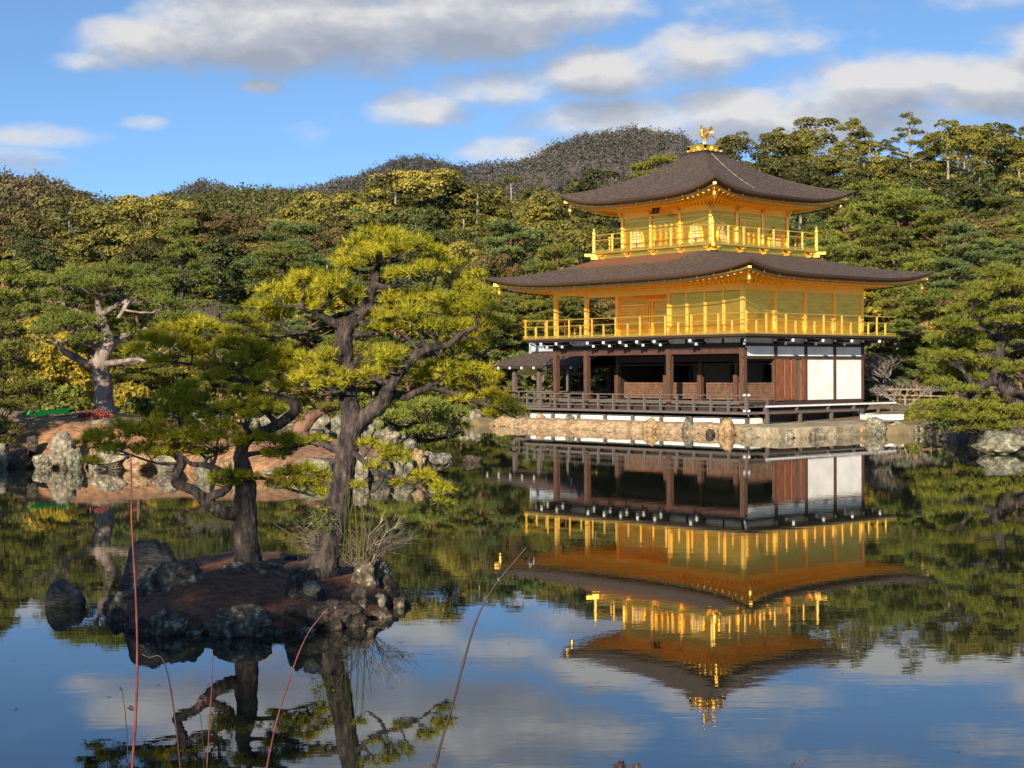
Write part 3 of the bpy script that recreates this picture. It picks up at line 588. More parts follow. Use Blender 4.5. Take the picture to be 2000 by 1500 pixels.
for j in range(4):
    f = S3 * j / 3
    for (x, y) in {(round(X0 + f, 4), round(Y0, 4)), (round(X1, 4), round(Y0 + f, 4)), (round(X0, 4), round(Y0 + f, 4)), (round(X0 + f, 4), round(Y1, 4))}:
        if (j in (0, 3)) and not (x, y) in ((round(X0, 4), round(Y0, 4)), (round(X1, 4), round(Y0, 4)), (round(X1, 4), round(Y1, 4)), (round(X0, 4), round(Y1, 4))): continue
        if (x, y) == (round(X1, 4), round(Y0, 4)) and j == 3: continue
        if (x, y) in ((round(X0, 4), round(Y0, 4)), ) and j == 3: continue
        P('pillar', MB().tube([(x, y, 8.3), (x, y, 9.90)], .085, 10), 'gold_post')
        m = MB()
        for z, L in ((9.86, .20), (9.98, .34), (10.08, .46)):
            m.box(x - L / 2, x + L / 2, y - .05, y + .05, z, z + .05).box(x - .05, x + .05, y - L / 2, y + L / 2, z + .051, z + .10)
            for s in (-1, 1): m.box(x + s * L / 2 - .045, x + s * L / 2 + .045, y - .06, y + .06, z + .055, z + .11).box(x - .06, x + .06, y + s * L / 2 - .045, y + s * L / 2 + .045, z + .102, z + .15)
        P('pillar_bracket', m, G)
P('wall', B(X0 + .03, X1 - .03, Y0 + .03, Y0 + .1, 8.3, 9.86).box(X1 - .1, X1 - .03, Y0 + .1, Y1 - .1, 8.3, 9.86).box(X0 + .03, X0 + .1, Y0 + .1, Y1 - .1, 8.3, 9.86).box(X0 + .03, X1 - .03, Y1 - .1, Y1 - .03, 8.3, 9.86), 'gold_panel')
P('wall_plate', B(X0, X1, Y0 - .03, Y0 + .09, 9.86, 10.16).box(X1 - .09, X1 + .03, Y0 + .1, Y1, 9.86, 10.16).box(X0 - .03, X0 + .09, Y0 + .1, Y1, 9.86, 10.16).box(X0, X1, Y1 - .09, Y1, 9.86, 10.16), 'gold_soffit')
def on_wall(face):   # maps (u along the face, w outward, z)
    return (lambda u, w, z: (X0 + u, Y0 - w + .03, z)) if face == 0 else (lambda u, w, z: (X1 + w - .03, Y0 + u, z))
for face in (0, 1):
    T = on_wall(face); sec = S3 / 3
    def bx(m, u0, u1, w0, w1, z0, z1, k=0):
        a_ = T(u0, w0, z0); b_ = T(u1, w1, z1); m.box(a_[0], b_[0], a_[1], b_[1], z0, z1, k)
    for ub in (.5 * sec, 2.5 * sec):
        arch = [(-.40, 0), (-.38, .35), (-.36, .60), (-.28, .78), (-.15, .88), (-.06, .93), (0, .99), (.06, .93), (.15, .88), (.28, .78), (.36, .60), (.38, .35), (.40, 0)]
        # frame ring
        fr = MB()
        for (p, q) in zip(arch, arch[1:]): fr.beam(T(ub + p[0], .03, 8.36 + p[1]), T(ub + q[0], .03, 8.36 + q[1]), .055, .06, up=(0, 1, 0) if face == 0 else (1, 0, 0))
        fo = P('flame_window', fr, G)
        pv = MB(); vs = [T(ub + p[0], .012, 8.36 + p[1]) for p in arch]; vs2 = [T(ub + p[0], -.002, 8.36 + p[1]) for p in arch]; n_ = len(vs)
        pv.add(vs + vs2, [tuple(range(n_))[::-1] if face else tuple(range(n_))] + [(i, (i + 1) % n_, n_ + (i + 1) % n_, n_ + i) for i in range(n_)]); P('window_paper', pv, 'gold_paper', fo)
        gr = MB()
        for u in (-.2, 0, .2): bx(gr, ub + u - (.02 if u == 0 else .009), ub + u + (.02 if u == 0 else .009), .014, .03, 8.36, 8.36 + (.95 if u == 0 else .82))
        for z in (.0, .22, .5, .74): bx(gr, ub - .36 + (.06 if z > .7 else 0), ub + .36 - (.06 if z > .7 else 0), .014, .032, 8.36 + z, 8.38 + z)
        P('window_grid', gr, G, fo)
    dr = MB(); u0, u1 = sec + .16, 2 * sec - .16
    bx(dr, u0, u0 + .07, .0, .07, 8.3, 9.62); bx(dr, u1 - .07, u1, .0, .07, 8.3, 9.62); bx(dr, u0 + .07, u1 - .07, .0, .06, 9.50, 9.60)
    do = P('door', dr, G)
    for kx in range(4):
        a_ = u0 + .07 + (u1 - u0 - .14) * kx / 4; b_ = u0 + .07 + (u1 - u0 - .14) * (kx + 1) / 4; lf = MB()
        bx(lf, a_ + .002, a_ + .05, 0, .045, 8.32, 9.5); bx(lf, b_ - .05, b_ - .002, 0, .045, 8.32, 9.5)
        for z in (8.32, 8.72, 9.08, 9.16, 9.44): bx(lf, a_ + .05, b_ - .05, 0, .04, z, z + .04)
        bx(lf, a_ + .05, b_ - .05, 0, .012, 8.36, 8.72, 1); P('door_leaf', lf, [G, 'gold_panel'], do)
    bm = MB(); bx(bm, .1, S3 - .1, 0, .05, 9.66, 9.72); bx(bm, .1, S3 - .1, 0, .04, 8.302, 8.35); P('head_beam', bm, G)
# upper railing with finial posts
def rail3(a, b, n):
    m = MB()
    for z, h in ((9.10, .05), (8.86, .045), (8.36, .05)): m.beam((a[0], a[1], z), (b[0], b[1], z), .05, h)
    ro = P('upper_railing', m, G)
    for i in range(1, n):
        x = a[0] + (b[0] - a[0]) * i / n; y = a[1] + (b[1] - a[1]) * i / n
        P('railing_post', MB().lathe((x, y, 8.3), [(.045, 0), (.045, .60), (.06, .62), (.06, .68), (.04, .70), (.07, .74), (.07, .78), (.03, .82)], 8), 'gold_post', ro)
e = .07
rail3((xa + e, ya + e), (xb - e, ya + e), 6); rail3((xb - e, ya + e), (xb - e, yb - e), 7); rail3((xa + e, ya + e), (xa + e, yb - e), 7); rail3((xa + e, yb - e), (xb - e, yb - e), 6)
for (x, y) in ((xa + e, ya + e), (xb - e, ya + e), (xb - e, yb - e), (xa + e, yb - e)):
    P('finial_post', MB().lathe((x, y, 8.28), [(.08, 0), (.08, .80), (.055, .82), (.095, .88), (.085, .96), (.04, 1.03), (.045, 1.06), (.012, 1.17)], 10), 'gold_post')
# name plaque, hung leaning out over the south door
m = MB(); px_, py_ = (X0 + X1) / 2 - .1, Y0 - .55
pl = P('name_plaque', m.beam((px_, py_, 9.86), (px_, py_ + .22, 10.36), .46, .05, up=(0, 1, .3)), 'plaque_dark')
m = MB()
for sx in (-.25, .25): m.beam((px_ + sx, py_ - .02, 9.84), (px_ + sx, py_ + .2, 10.38), .05, .08, up=(0, 1, .3))
for (yy, zz) in ((py_ - .02, 9.84), (py_ + .20, 10.38)): m.beam((px_ - .27, yy, zz), (px_ + .27, yy, zz), .06, .06)
P('plaque_frame', m, G, pl)
fc = bpy.data.curves.new('plaque_text', 'FONT'); fc.body = '究\n竟\n頂'; fc.size = .16; fc.align_x = 'CENTER'; fc.align_y = 'CENTER'; fc.space_line = .95; fc.extrude = .004
fo = bpy.data.objects.new('plaque_text', fc); COL.objects.link(fo); bpy.context.view_layer.update()
dg = bpy.context.evaluated_depsgraph_get(); tm = bpy.data.meshes.new_from_object(fo.evaluated_get(dg)); bpy.data.objects.remove(fo)
tm.materials.clear(); tm.materials.append(MT['gold']); to = link('plaque_lettering', tm, pl); to.location = (px_, py_ + .06, 10.11); to.rotation_euler = (math.pi / 2 - .41, 0, 0)
# finial: dark base, gilded tiers, phoenix
fx, fy = (X0 + X1) / 2, (Y0 + Y1) / 2
P('finial_base', B(fx - .66, fx + .66, fy - .66, fy + .66, 12.78, 12.95).box(fx - .70, fx + .70, fy - .70, fy + .70, 12.95, 12.99), 'dark_wood')
m = MB(); m.box(fx - .58, fx + .58, fy - .58, fy + .58, 12.992, 13.08).box(fx - .50, fx + .50, fy - .50, fy + .50, 13.08, 13.25).box(fx - .55, fx + .55, fy - .55, fy + .55, 13.25, 13.30)
for s in (-1, 0, 1):
    for (ux, uy) in ((s * .52, -.52), (.52, s * .52), (s * .52, .52), (-.52, s * .52)): m.box(fx + ux - .04, fx + ux + .04, fy + uy - .04, fy + uy + .04, 13.08, 13.249)
for s in (-.6, -.2, .2, .6):
    m.box(fx + s * .9 - .03, fx + s * .9 + .03, fy - .62, fy - .58, 12.995, 13.09); m.box(fx + .58, fx + .62, fy + s * .9 - .03, fy + s * .9 + .03, 12.995, 13.09)
P('finial_tier', m, G)
m = MB(); z0 = 13.3
# body, neck, head
m.tube([(fx, fy + .14, z0 + .43), (fx, fy + .05, z0 + .42), (fx, fy - .06, z0 + .44), (fx, fy - .15, z0 + .50), (fx, fy - .19, z0 + .58), (fx, fy - .18, z0 + .68), (fx, fy - .17, z0 + .76), (fx, fy - .19, z0 + .82), (fx, fy - .23, z0 + .84), (fx, fy - .30, z0 + .82)],
       [.03, .085, .105, .085, .05, .033, .030, .045, .04, .006], 10)
for k in range(5): a_ = R(60 + k * 28); m.beam((fx, fy - .19, z0 + .85), (fx, fy - .19 + math.cos(a_) * .10, z0 + .85 + math.sin(a_) * .13), .02, .035)
m.tube([(fx, fy - .22, z0 + .80), (fx, fy - .23, z0 + .73)], [.02, .012], 5)
for s in (-1, 1):
    m.tube([(fx + s * .05, fy - .02, z0 + .38), (fx + s * .06, fy + .0, z0 + .2), (fx + s * .06, fy - .03, z0)], [.035, .016, .022], 6)
    m.box(fx + s * .06 - .03, fx + s * .06 + .03, fy - .12, fy + .04, z0, z0 + .025)
    for k in range(9):   # wing feathers
        a_ = R(18 + k * 9.5); L = .60 - .028 * abs(k - 5) - .02 * k; b0 = Vector((fx + s * .07, fy - .08 + k * .022, z0 + .48)); tip = b0 + Vector((s * math.cos(a_) * L * .85, .12 + .03 * k * 0 + .10, math.sin(a_) * L))
        mid = b0.lerp(tip, .55) + Vector((s * .03, -.02, .03)); m.beam(b0, mid, .012, .065, up=(0, 1, 0)); m.beam(mid, tip, .010, .045, up=(0, 1, 0))
for k in range(9):    # tail feathers sweeping up and back
    t_ = (k - 4) / 4; b0 = Vector((fx + t_ * .03, fy + .12, z0 + .44)); m1 = b0 + Vector((t_ * .16, .20, .16 - .05 * abs(t_))); m2 = m1 + Vector((t_ * .16, .20, .02 - .12 * abs(t_) - .01 * k)); m3 = m2 + Vector((t_ * .05, .08, -.12))
    m.beam(b0, m1, .05, .014); m.beam(m1, m2, .055, .012); m.beam(m2, m3, .03, .010)
P('phoenix_statue', m, G)
# --- fishing porch on the west side
po = empty('fishing_porch'); po.parent = pav; po.matrix_parent_inverse = Matrix.Translation(-pav.location)
def Q(n_, mb, m_, s_=False): return mb.build(n_, m_, po, s_)
ry, rx0, rx1, ey0, ey1, ez, rz = 4.0, -17.5, LX - .35, 2.0, 6.0, 2.92, 3.70
m = MB(); ex0 = -19.3
def sl(s, v): 
    xl = ex0 + (rx0 - ex0) * v; return (xl + (rx1 - xl) * s, ey0 + (ry - ey0) * v, ez + (rz - ez) * (.8 * v + .2 * v * v) + .10 * max(0, 1 - s * 6) * (1 - v))
m.grid(sl, 20, 8); m.grid(lambda s, v: (sl(s, v)[0], 2 * ry - sl(s, v)[1], sl(s, v)[2]), 20, 8, flip=True)
m.grid(lambda s, v: (ex0 + (rx0 - ex0) * v, (ey0 + (ry - ey0) * v) + (2 * (ry - ey0) * (1 - v)) * (1 - s), ez + (rz - ez) * (.8 * v + .2 * v * v) + .10 * abs(2 * s - 1) ** 4 * (1 - v)), 12, 8)
Q('porch_roof', m, 'bark_shingle', True)
Q('porch_eave', MB().box(ex0 + .05, rx1, ey0 + .04, ey1 - .04, ez - .12, ez - .02), 'dark_wood')
m = MB().box(rx0 - .15, rx1, ry - .16, ry + .16, rz, rz + .32).box(rx0 - .2, rx1, ry - .20, ry + .20, rz + .32, rz + .40); m.box(rx0 - .24, rx0 - .16, ry - .26, ry + .26, rz - .2, rz + .5, 1); Q('porch_ridge', m, ['ridge_tile', 'ridge_tile'])
m = MB()
for i in range(9):
    x = ex0 + .12 + i * .92
    if x < rx1 - .1: m.box(x - .045, x + .045, ey0 - .02, ey0 + .035, ez - .15, ez - .03)
Q('rafter_tips', m, 'white_paint')
for x in (-17.5, -15.6, -13.4):
    for y in (2.5, 5.5): Q('porch_post', B(x - .10, x + .10, y - .10, y + .10, -.3, ez - .12), 'grey_wood' if y < 3 else 'dark_wood')
Q('porch_floor', B(-18.2, LX - 1.14, 2.2, 5.8, .78, .92), 'grey_wood'); Q('porch_beam', B(-17.6, LX - .1, 2.45, 2.55, 2.45, 2.60).box(-17.6, LX - .1, 5.45, 5.55, 2.45, 2.6), 'dark_wood')
for y in (2.25, 5.75):
    m = MB()
    for z in (1.62, 1.30): m.beam((-18.1, y, z), (LX - 1.2, y, z), .06, .06)
    for i in range(6): m.box(-18.1 + i * 1.2 - .03, -18.1 + i * 1.2 + .03, y - .03, y + .03, .92, 1.6)
    Q('porch_railing', m, 'grey_wood')
# --- stone embankment and landing
m = MB()
prof = [(-1.10, .44), (-1.42, .42), (-1.60, .36), (-1.74, .20), (-1.84, .0), (-1.95, -.6)]
def stones(x, z, sc=2.6):
    d_, _ = mnoise.voronoi(Vector((x * sc * .62, z * sc * 1.25, 3.1))); return min(.16, d_[1] - d_[0]), d_[0]
def emb(s, v):
    i = v * (len(prof) - 1); j = min(int(i), len(prof) - 2); f = i - j; y = prof[j][0] * (1 - f) + prof[j + 1][0] * f; z = prof[j][1] * (1 - f) + prof[j + 1][1] * f
    x = -13.6 + 15.7 * s; q = mnoise.noise(Vector((x * 1.1, y, z))) * .10 + mnoise.noise(Vector((x * 4, y * 3, z * 5))) * .04; e_, c_ = stones(x, v * 1.3)
    k_ = min(1, v * 3)
    return (x, y + q * .8 - .15 - e_ * .55 * k_ - (.07 * mnoise.noise(Vector((x * 9, z * 9, 1)))) * k_, z + q * .35 * (1 - k_) + .02 * mnoise.noise(Vector((x * 5, y * 5, 0))))
m.grid(emb, 420, 30); tag(m.build('stone_embankment', 'sandstone'), 'rough tan sandstone embankment between the pond and the veranda posts', 'embankment')
tp = [onz(1447, 833, .40), onz(1525, 836, .40), onz(1600, 833.5, .40), onz(1688, 829.5, .40)]
tb = [np.array([1.5, -1.0, .41]), np.array([1.7, 0, .43]), np.array([1.9, 4, .45]), np.array([3.6, 7, .45])]
m = MB(); n_ = 60
def tl(L_, s): i = s * (len(L_) - 1); j = min(int(i), len(L_) - 2); f = i - j; return L_[j] * (1 - f) + L_[j + 1] * f
def ter(s, v):
    a_ = tl(tp, s); b_ = tl(tb, s)
    if v < .35: q = v / .35; p = a_ * 1.; p[2] = -.6 + 1.0 * q; out = unit(a_ - b_); o_ = mnoise.noise(Vector((p[0] * 2, p[1] * 2, p[2] * 4))) * .07 + mnoise.noise(Vector((p[0] * 9, p[1] * 9, p[2] * 9))) * .03 + (.12 * (1 - q)) + stones(p[0] + p[1], p[2], 1.7)[0] * .45; p = p + np.array([out[0], out[1], 0]) * o_; return tuple(p)
    q = (v - .35) / .65; p = a_ * (1 - q) + b_ * q; p[2] += mnoise.noise(Vector((p[0], p[1], 0))) * .03; return tuple(p)
m.grid(ter, 240, 48); tag(m.build('stone_landing', 'terrace_stone'), 'flat cut stone landing stage along the water in front of the wooden benches', 'landing stage')
# ================================================================= rocks, the islet, the island
def rock_mesh(name, seed, sx, sy, sz, m, sub=4, rough=.22, cuts=9, tall=0.):
    import bmesh
    bm = bmesh.new(); bmesh.ops.create_icosphere(bm, subdivisions=sub, radius=1); rng = random.Random(seed); off = Vector((seed * 3.7, seed * 1.3, seed * .7))
    pl = []
    for i in range(cuts): v = Vector((rng.gauss(0, 1), rng.gauss(0, 1), rng.gauss(0, .8))).normalized(); pl.append((v, rng.uniform(.62, .86)))
    for v in bm.verts:
        p = v.co.copy(); n = p.normalized()
        for (q, d) in pl:
            e = p.dot(q) - d
            if e > 0: p -= q * e * .9
        h = mnoise.noise(n * 1.7 + off) * rough * 1.3 + mnoise.noise(n * 4.1 + off) * rough * .5 + mnoise.noise(n * 10 + off) * rough * .26 - (1 - abs(mnoise.noise(n * 6 + off)) * 3 if abs(mnoise.noise(n * 6 + off)) < .333 else 0) ** 3 * rough * .28 + abs(mnoise.noise(n * 22 + off)) * rough * .25
        p += n * h; v.co = Vector((p.x * sx, p.y * sy, p.z * sz))
    me = bpy.data.meshes.new(name); bm.to_mesh(me); bm.free(); me.materials.append(MT[m]); me.polygons.foreach_set('use_smooth', [True] * len(me.polygons)); return me
def rock(px0, px1, pyt, pyb, D, m, label, seed, group=None, deep=.8, name='boulder', cat='rock', sink=.25, tilt=0., rough=.22, cuts=7, zb=None, sub=4):
    """a boulder filling columns px0-px1, rows pyt-pyb of the photo's view at forward depth D; sunk below its foot"""
    c = (px0 + px1) / 2; wl = at(px0, pyb, D); wr = at(px1, pyb, D); w_ = np.linalg.norm(wr - wl) / 2; zt = at(c, pyt, D)[2]; zbm = at(c, pyb, D)[2] if zb is None else zb
    h = (zt - zbm); hz_ = h * (1 + sink) / 2; pos = at(c, pyb, D); pos = cw((pos - O3) @ RT, D + w_ * deep * .3, zt - hz_)
    o = link(name, rock_mesh(name, seed, w_ * 1.0, w_ * deep, hz_ * 1.03, m, rough=rough, cuts=cuts, sub=sub)); o.location = pos; o.rotation_euler = (tilt, 0, YAW + random.Random(seed).uniform(-.3, .3)); return tag(o, label, cat, group)
def wD(px, py): return float((onz(px, py, 0) - O3) @ FW)
# ---- left island
IF = [(-500, 45), (-100, 43.6), (0, 43.2), (150, 43), (260, 42.6), (330, 41.8), (420, 39.4), (520, 37.6), (640, 37.2), (740, 38.2), (820, 39), (870, 39.8), (895, 40.6)]
IB = [(-500, 62), (0, 60), (200, 58), (400, 55), (560, 52), (680, 49.5), (740, 48), (800, 44.5), (860, 42), (895, 40.8)]
IH = [(-500, 1.35), (0, 1.32), (200, 1.40), (300, 1.15), (420, .95), (560, .78), (700, .62), (800, .42), (870, .22), (895, .1)]
def island_z(px, D):
    w_ = min(D - interp(px, IF), interp(px, IB) - D)
    if w_ < -.01: return -.6
    return -.6 + (interp(px, IH) + .6) * (1 - math.exp(-(w_ + .02) / 1.1)) + .05 * mnoise.noise(Vector((px * .012, D * .8, 0)))
m = MB(); cols = list(np.linspace(-500, 900, 150)); rows = list(np.arange(36.6, 63, .33)); nc_ = len(cols)
m.add([cw((p - 1000) / FPX * D, D, island_z(p, D)) for D in rows for p in cols], [(j * nc_ + i, j * nc_ + i + 1, (j + 1) * nc_ + i + 1, (j + 1) * nc_ + i) for j in range(len(rows) - 1) for i in range(nc_ - 1)])
tag(m.build('island_ground', 'needle_litter', smooth=True), kind='structure')
G1 = 'boulders along the shore of the pine island'
RK = [ # px0, px1, top, bottom, D, material, label
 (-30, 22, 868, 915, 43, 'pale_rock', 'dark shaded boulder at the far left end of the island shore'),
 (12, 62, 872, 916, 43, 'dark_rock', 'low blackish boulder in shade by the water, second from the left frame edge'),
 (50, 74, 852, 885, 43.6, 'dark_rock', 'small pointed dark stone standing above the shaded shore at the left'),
 (60, 112, 880, 914, 42.9, 'pale_rock', 'rounded grey boulder in half shade left of the tall sunlit shore rock'),
 (98, 150, 848, 914, 42.9, 'pale_rock', 'tall sunlit pinkish grey boulder beside the shaded shore of the island'),
 (126, 162, 874, 916, 42.4, 'green_rock', 'pale angular block with one dark face at the water, right of the tall boulder'),
 (158, 256, 820, 852, 45.5, 'pale_rock', 'big domed grey boulder on top of the island below the pine trunk'),
 (164, 250, 872, 913, 42.4, 'pale_rock', 'wide white patched shore rock behind the low dark pine branches'),
 (240, 300, 884, 915, 41.9, 'tan_rock', 'brownish shore rock half hidden behind the dark pine branches'),
 (300, 352, 880, 916, 41.2, 'pale_rock', 'pale shore rock seen left of the bent lower limb of the islet pine'),
 (380, 420, 885, 934, 39.2, 'green_rock', 'pale green upright shore rock seen through the loop of the bent pine limb'),
 (420, 462, 893, 936, 38.6, 'tan_rock', 'tan shore stone just left of the dark pine trunk'),
 (505, 592, 910, 927, 38.4, 'pale_rock', 'long flat white shore slab between the two islet pine trunks'),
 (582, 655, 893, 930, 38., 'green_rock', 'large pale greenish boulder just left of the leaning pine trunk'),
 (686, 720, 882, 930, 37.8, 'pale_rock', 'pale shore rock right against the leaning pine trunk'),
 (715, 765, 893, 930, 38.1, 'pale_rock', 'grey shore rock behind the dark hanging pine twigs'),
 (760, 806, 886, 928, 38.6, 'green_rock', 'mottled grey shore rock third from the island tip'),
 (800, 832, 878, 914, 39.3, 'tan_rock', 'ochre stained stone second from the island tip'),
 (824, 884, 880, 913, 39.8, 'pale_rock', 'white lichen covered boulder forming the right tip of the island'),
 (690, 706, 832, 852, 49, 'pale_rock', 'small pale stone beside the upright white rock behind the island'),
 (705, 736, 824, 853, 48.6, 'green_rock', 'upright white pointed rock on the back edge of the island'),
 (732, 786, 836, 868, 47, 'pale_rock', 'broad rough white rock on the back edge of the island'),
 (788, 812, 857, 874, 45, 'green_rock', 'round pale stone in the shade of the low spreading pine'),
 (600, 640, 838, 850, 49.5, 'pale_rock', 'low pale stone behind the orange needle strip, left of the leaning trunk'),
 (640, 660, 841, 853, 49, 'pale_rock', 'little pale stone tucked behind the leaning pine trunk'),
 (22, 58, 800, 838, 48, 'pale_rock', 'dark faced slanting rock left of the green sheet'),
 (52, 78, 803, 830, 49, 'pale_rock', 'pale rock directly behind the left end of the green sheet'),
 (-20, 26, 796, 830, 49.5, 'pale_rock', 'whitish rock at the left frame edge above the shaded ground'),
 (570, 592, 846, 860, 46, 'pale_rock', 'grey stone lying in the orange needles at the island middle'),
]
for i, r in enumerate(RK): rock(*r[:6], r[6], 100 + i, G1, deep=.9, sub=4 if r[1] - r[0] > 30 else 3)
rock(902, 945, 888, 903, wD(922, 903), 'dark_rock', 'small low rock alone in open water right of the island tip', 60, deep=.8, sub=3)
rock(1903, 2010, 843, 886, wD(1950, 886), 'green_rock', 'large pale lichen covered boulder in the water at the right frame edge', 61, deep=.8)
# ---- rocks the veranda posts stand on, and the right-hand shore
G2 = 'stones standing in the water along the pavilion embankment'
for i, (a, b, t_, bt, m_, lb) in enumerate([
  (1044, 1070, 810, 834, 'tan_rock', 'tan stone below the left end of the veranda railing'),
  (1098, 1126, 812, 837, 'pale_rock', 'pointed grey stone under the second veranda support from the left'),
  (1188, 1222, 820, 840, 'tan_rock', 'broad low stone under the middle left veranda support'),
  (1256, 1292, 817, 844, 'tan_rock', 'rounded tan stone under the middle right veranda support'),
  (1330, 1358, 817, 846, 'pale_rock', 'tall grey stone standing at the embankment below the front pillar'),
  (1376, 1400, 839, 851, 'dark_rock', 'small dark stone low in the water between two embankment stones'),
  (1401, 1440, 819, 850, 'tan_rock', 'big orange tan stone left of the corner post of the veranda'),
  (1440, 1466, 826, 843, 'tan_rock', 'small flat topped stone under the corner post of the veranda'),
  (1528, 1553, 841, 857, 'pale_rock', 'small pale square stone in the water below the landing, the left one'),
  (1581, 1612, 838, 856, 'pale_rock', 'pinkish square stone in the water below the landing, the right one')]):
    rock(a, b, t_, bt, wD((a + b) / 2, bt) + .3, m_, lb, 140 + i, G2, deep=.9, sub=3, sink=.5)
G3 = 'shore rocks right of the pavilion'
for i, (a, b, t_, bt, D, m_, lb) in enumerate([
  (1675, 1698, 828, 848, 62.5, 'tan_rock', 'brownish cleft stone at the right end of the landing stage'),
  (1692, 1732, 815, 848, 62.2, 'green_rock', 'tall smooth pale green rock right of the landing stage'),
  (1722, 1742, 823, 832, 64, 'dark_rock', 'small dark rounded rock peeping behind the tall green rock'),
  (1738, 1768, 822, 847, 63, 'pale_rock', 'rough whitish rock right of the tall green rock'),
  (1756, 1790, 827, 849, 62.6, 'green_rock', 'mottled whitish rock second left of the shaded bank'),
  (1782, 1806, 829, 850, 62, 'pale_rock', 'pale rock next to the shaded bank under the big pine'),
  (1808, 1850, 826, 852, 61, 'dark_rock', 'dark rock in deep shade at the left under the big pine'),
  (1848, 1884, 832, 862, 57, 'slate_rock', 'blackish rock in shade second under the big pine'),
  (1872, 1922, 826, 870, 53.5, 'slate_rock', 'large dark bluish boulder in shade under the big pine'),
  (1968, 2010, 832, 866, 50.5, 'dark_rock', 'grey rock behind the large boulder at the right frame edge'),
  (880, 930, 797, 826, 76.3, 'green_rock', 'pale cracked rock on the far bank left of the pavilion'),
  (912, 952, 800, 831, 75.4, 'pale_rock', 'second pale rock on the far bank nearer to the pavilion'),
  (955, 1005, 812, 833, 74.4, 'tan_rock', 'tan rock on the far bank under the long pine branch'),
  (1000, 1042, 820, 835, 73.3, 'green_rock', 'low greenish rock at the left foot of the embankment')]):
    rock(a, b, t_, bt, D, m_, lb, 170 + i, G3, deep=.9, sub=3 if b - a < 30 else 4, sink=.5)
m = MB(); a_ = at(1690, 815, 66.5); b_ = at(1788, 814, 67.2); m.beam(a_, b_, .9, .22); tag(m.build('white_slab', 'plaster'), 'low white slab under the end of the wooden bench', 'slab')
# ---- islet with the two near pines
OUT = [(218, 1196), (226, 1216), (258, 1234), (300, 1241), (380, 1243), (470, 1243), (560, 1240), (640, 1236), (710, 1226), (755, 1205), (786, 1186), (788, 1160), (770, 1135), (700, 1112), (600, 1100), (450, 1100), (330, 1112), (255, 1140), (222, 1172)]
ctr = onz(505, 1165); outw = [onz(a, b) for a, b in OUT]
def islet(s, v):
    i = s * len(outw); j = int(i) % len(outw); f = i - int(i); p = outw[j] * (1 - f) + outw[(j + 1) % len(outw)] * f; q = ctr + (p - ctr) * (v * 1.04)
    z = .34 * (1 - v ** 3.2) - .5 * max(0, v - .86) / .14
    L = (q - O3) @ RT; z += .05 * max(0, 1 - v) * math.sin(L * 3.1); z += .035 * mnoise.noise(Vector((q[0] * 3, q[1] * 3, 0))) + .015 * mnoise.noise(Vector((q[0] * 11, q[1] * 11, 0)))
    return (q[0], q[1], z)
m = MB().grid(islet, 160, 60); tag(m.build('islet_ground', 'islet_litter', smooth=True), kind='structure')
G4 = 'stones edging the islet of the two pines'
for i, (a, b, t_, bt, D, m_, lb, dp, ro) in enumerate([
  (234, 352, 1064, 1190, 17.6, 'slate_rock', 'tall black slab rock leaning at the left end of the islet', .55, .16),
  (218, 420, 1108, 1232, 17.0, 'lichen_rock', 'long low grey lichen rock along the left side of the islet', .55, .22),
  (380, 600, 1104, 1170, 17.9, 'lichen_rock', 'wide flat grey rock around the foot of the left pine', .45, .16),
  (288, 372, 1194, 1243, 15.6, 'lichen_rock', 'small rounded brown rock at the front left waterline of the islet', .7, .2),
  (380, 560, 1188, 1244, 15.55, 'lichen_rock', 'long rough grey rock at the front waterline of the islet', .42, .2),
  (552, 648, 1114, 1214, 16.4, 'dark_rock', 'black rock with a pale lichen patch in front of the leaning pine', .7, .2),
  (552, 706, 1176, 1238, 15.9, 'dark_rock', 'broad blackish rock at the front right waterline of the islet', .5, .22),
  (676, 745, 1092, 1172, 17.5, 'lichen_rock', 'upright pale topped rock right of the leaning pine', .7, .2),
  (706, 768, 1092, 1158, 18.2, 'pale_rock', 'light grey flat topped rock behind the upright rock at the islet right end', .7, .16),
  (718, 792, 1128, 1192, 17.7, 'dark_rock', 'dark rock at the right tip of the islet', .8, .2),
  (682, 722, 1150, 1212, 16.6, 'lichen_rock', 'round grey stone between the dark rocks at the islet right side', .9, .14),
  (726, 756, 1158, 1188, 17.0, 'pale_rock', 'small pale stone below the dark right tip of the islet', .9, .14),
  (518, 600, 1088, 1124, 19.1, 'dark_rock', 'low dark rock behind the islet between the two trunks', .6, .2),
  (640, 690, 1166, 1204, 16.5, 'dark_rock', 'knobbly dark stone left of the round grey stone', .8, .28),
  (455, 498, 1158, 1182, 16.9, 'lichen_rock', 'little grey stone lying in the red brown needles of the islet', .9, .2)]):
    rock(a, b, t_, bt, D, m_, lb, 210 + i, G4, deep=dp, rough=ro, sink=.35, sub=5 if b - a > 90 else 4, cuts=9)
rock(86, 150, 1134, 1186, 17.5, 'slate_rock', 'smooth black domed rock alone in the water left of the islet', 240, deep=.9, rough=.14, sink=.5)
rock(132, 168, 1150, 1184, 17.4, 'slate_rock', 'small black stone touching the right side of the lone domed rock', 241, deep=.9, rough=.12, sink=.5, sub=3)
rock(586, 632, 1134, 1160, 15.95, 'pale_rock', 'pale lichen crust bulging from the black rock', 242, deep=.5, rough=.1, sub=3, name='lichen_patch', cat='lichen')
rg = random.Random(9)
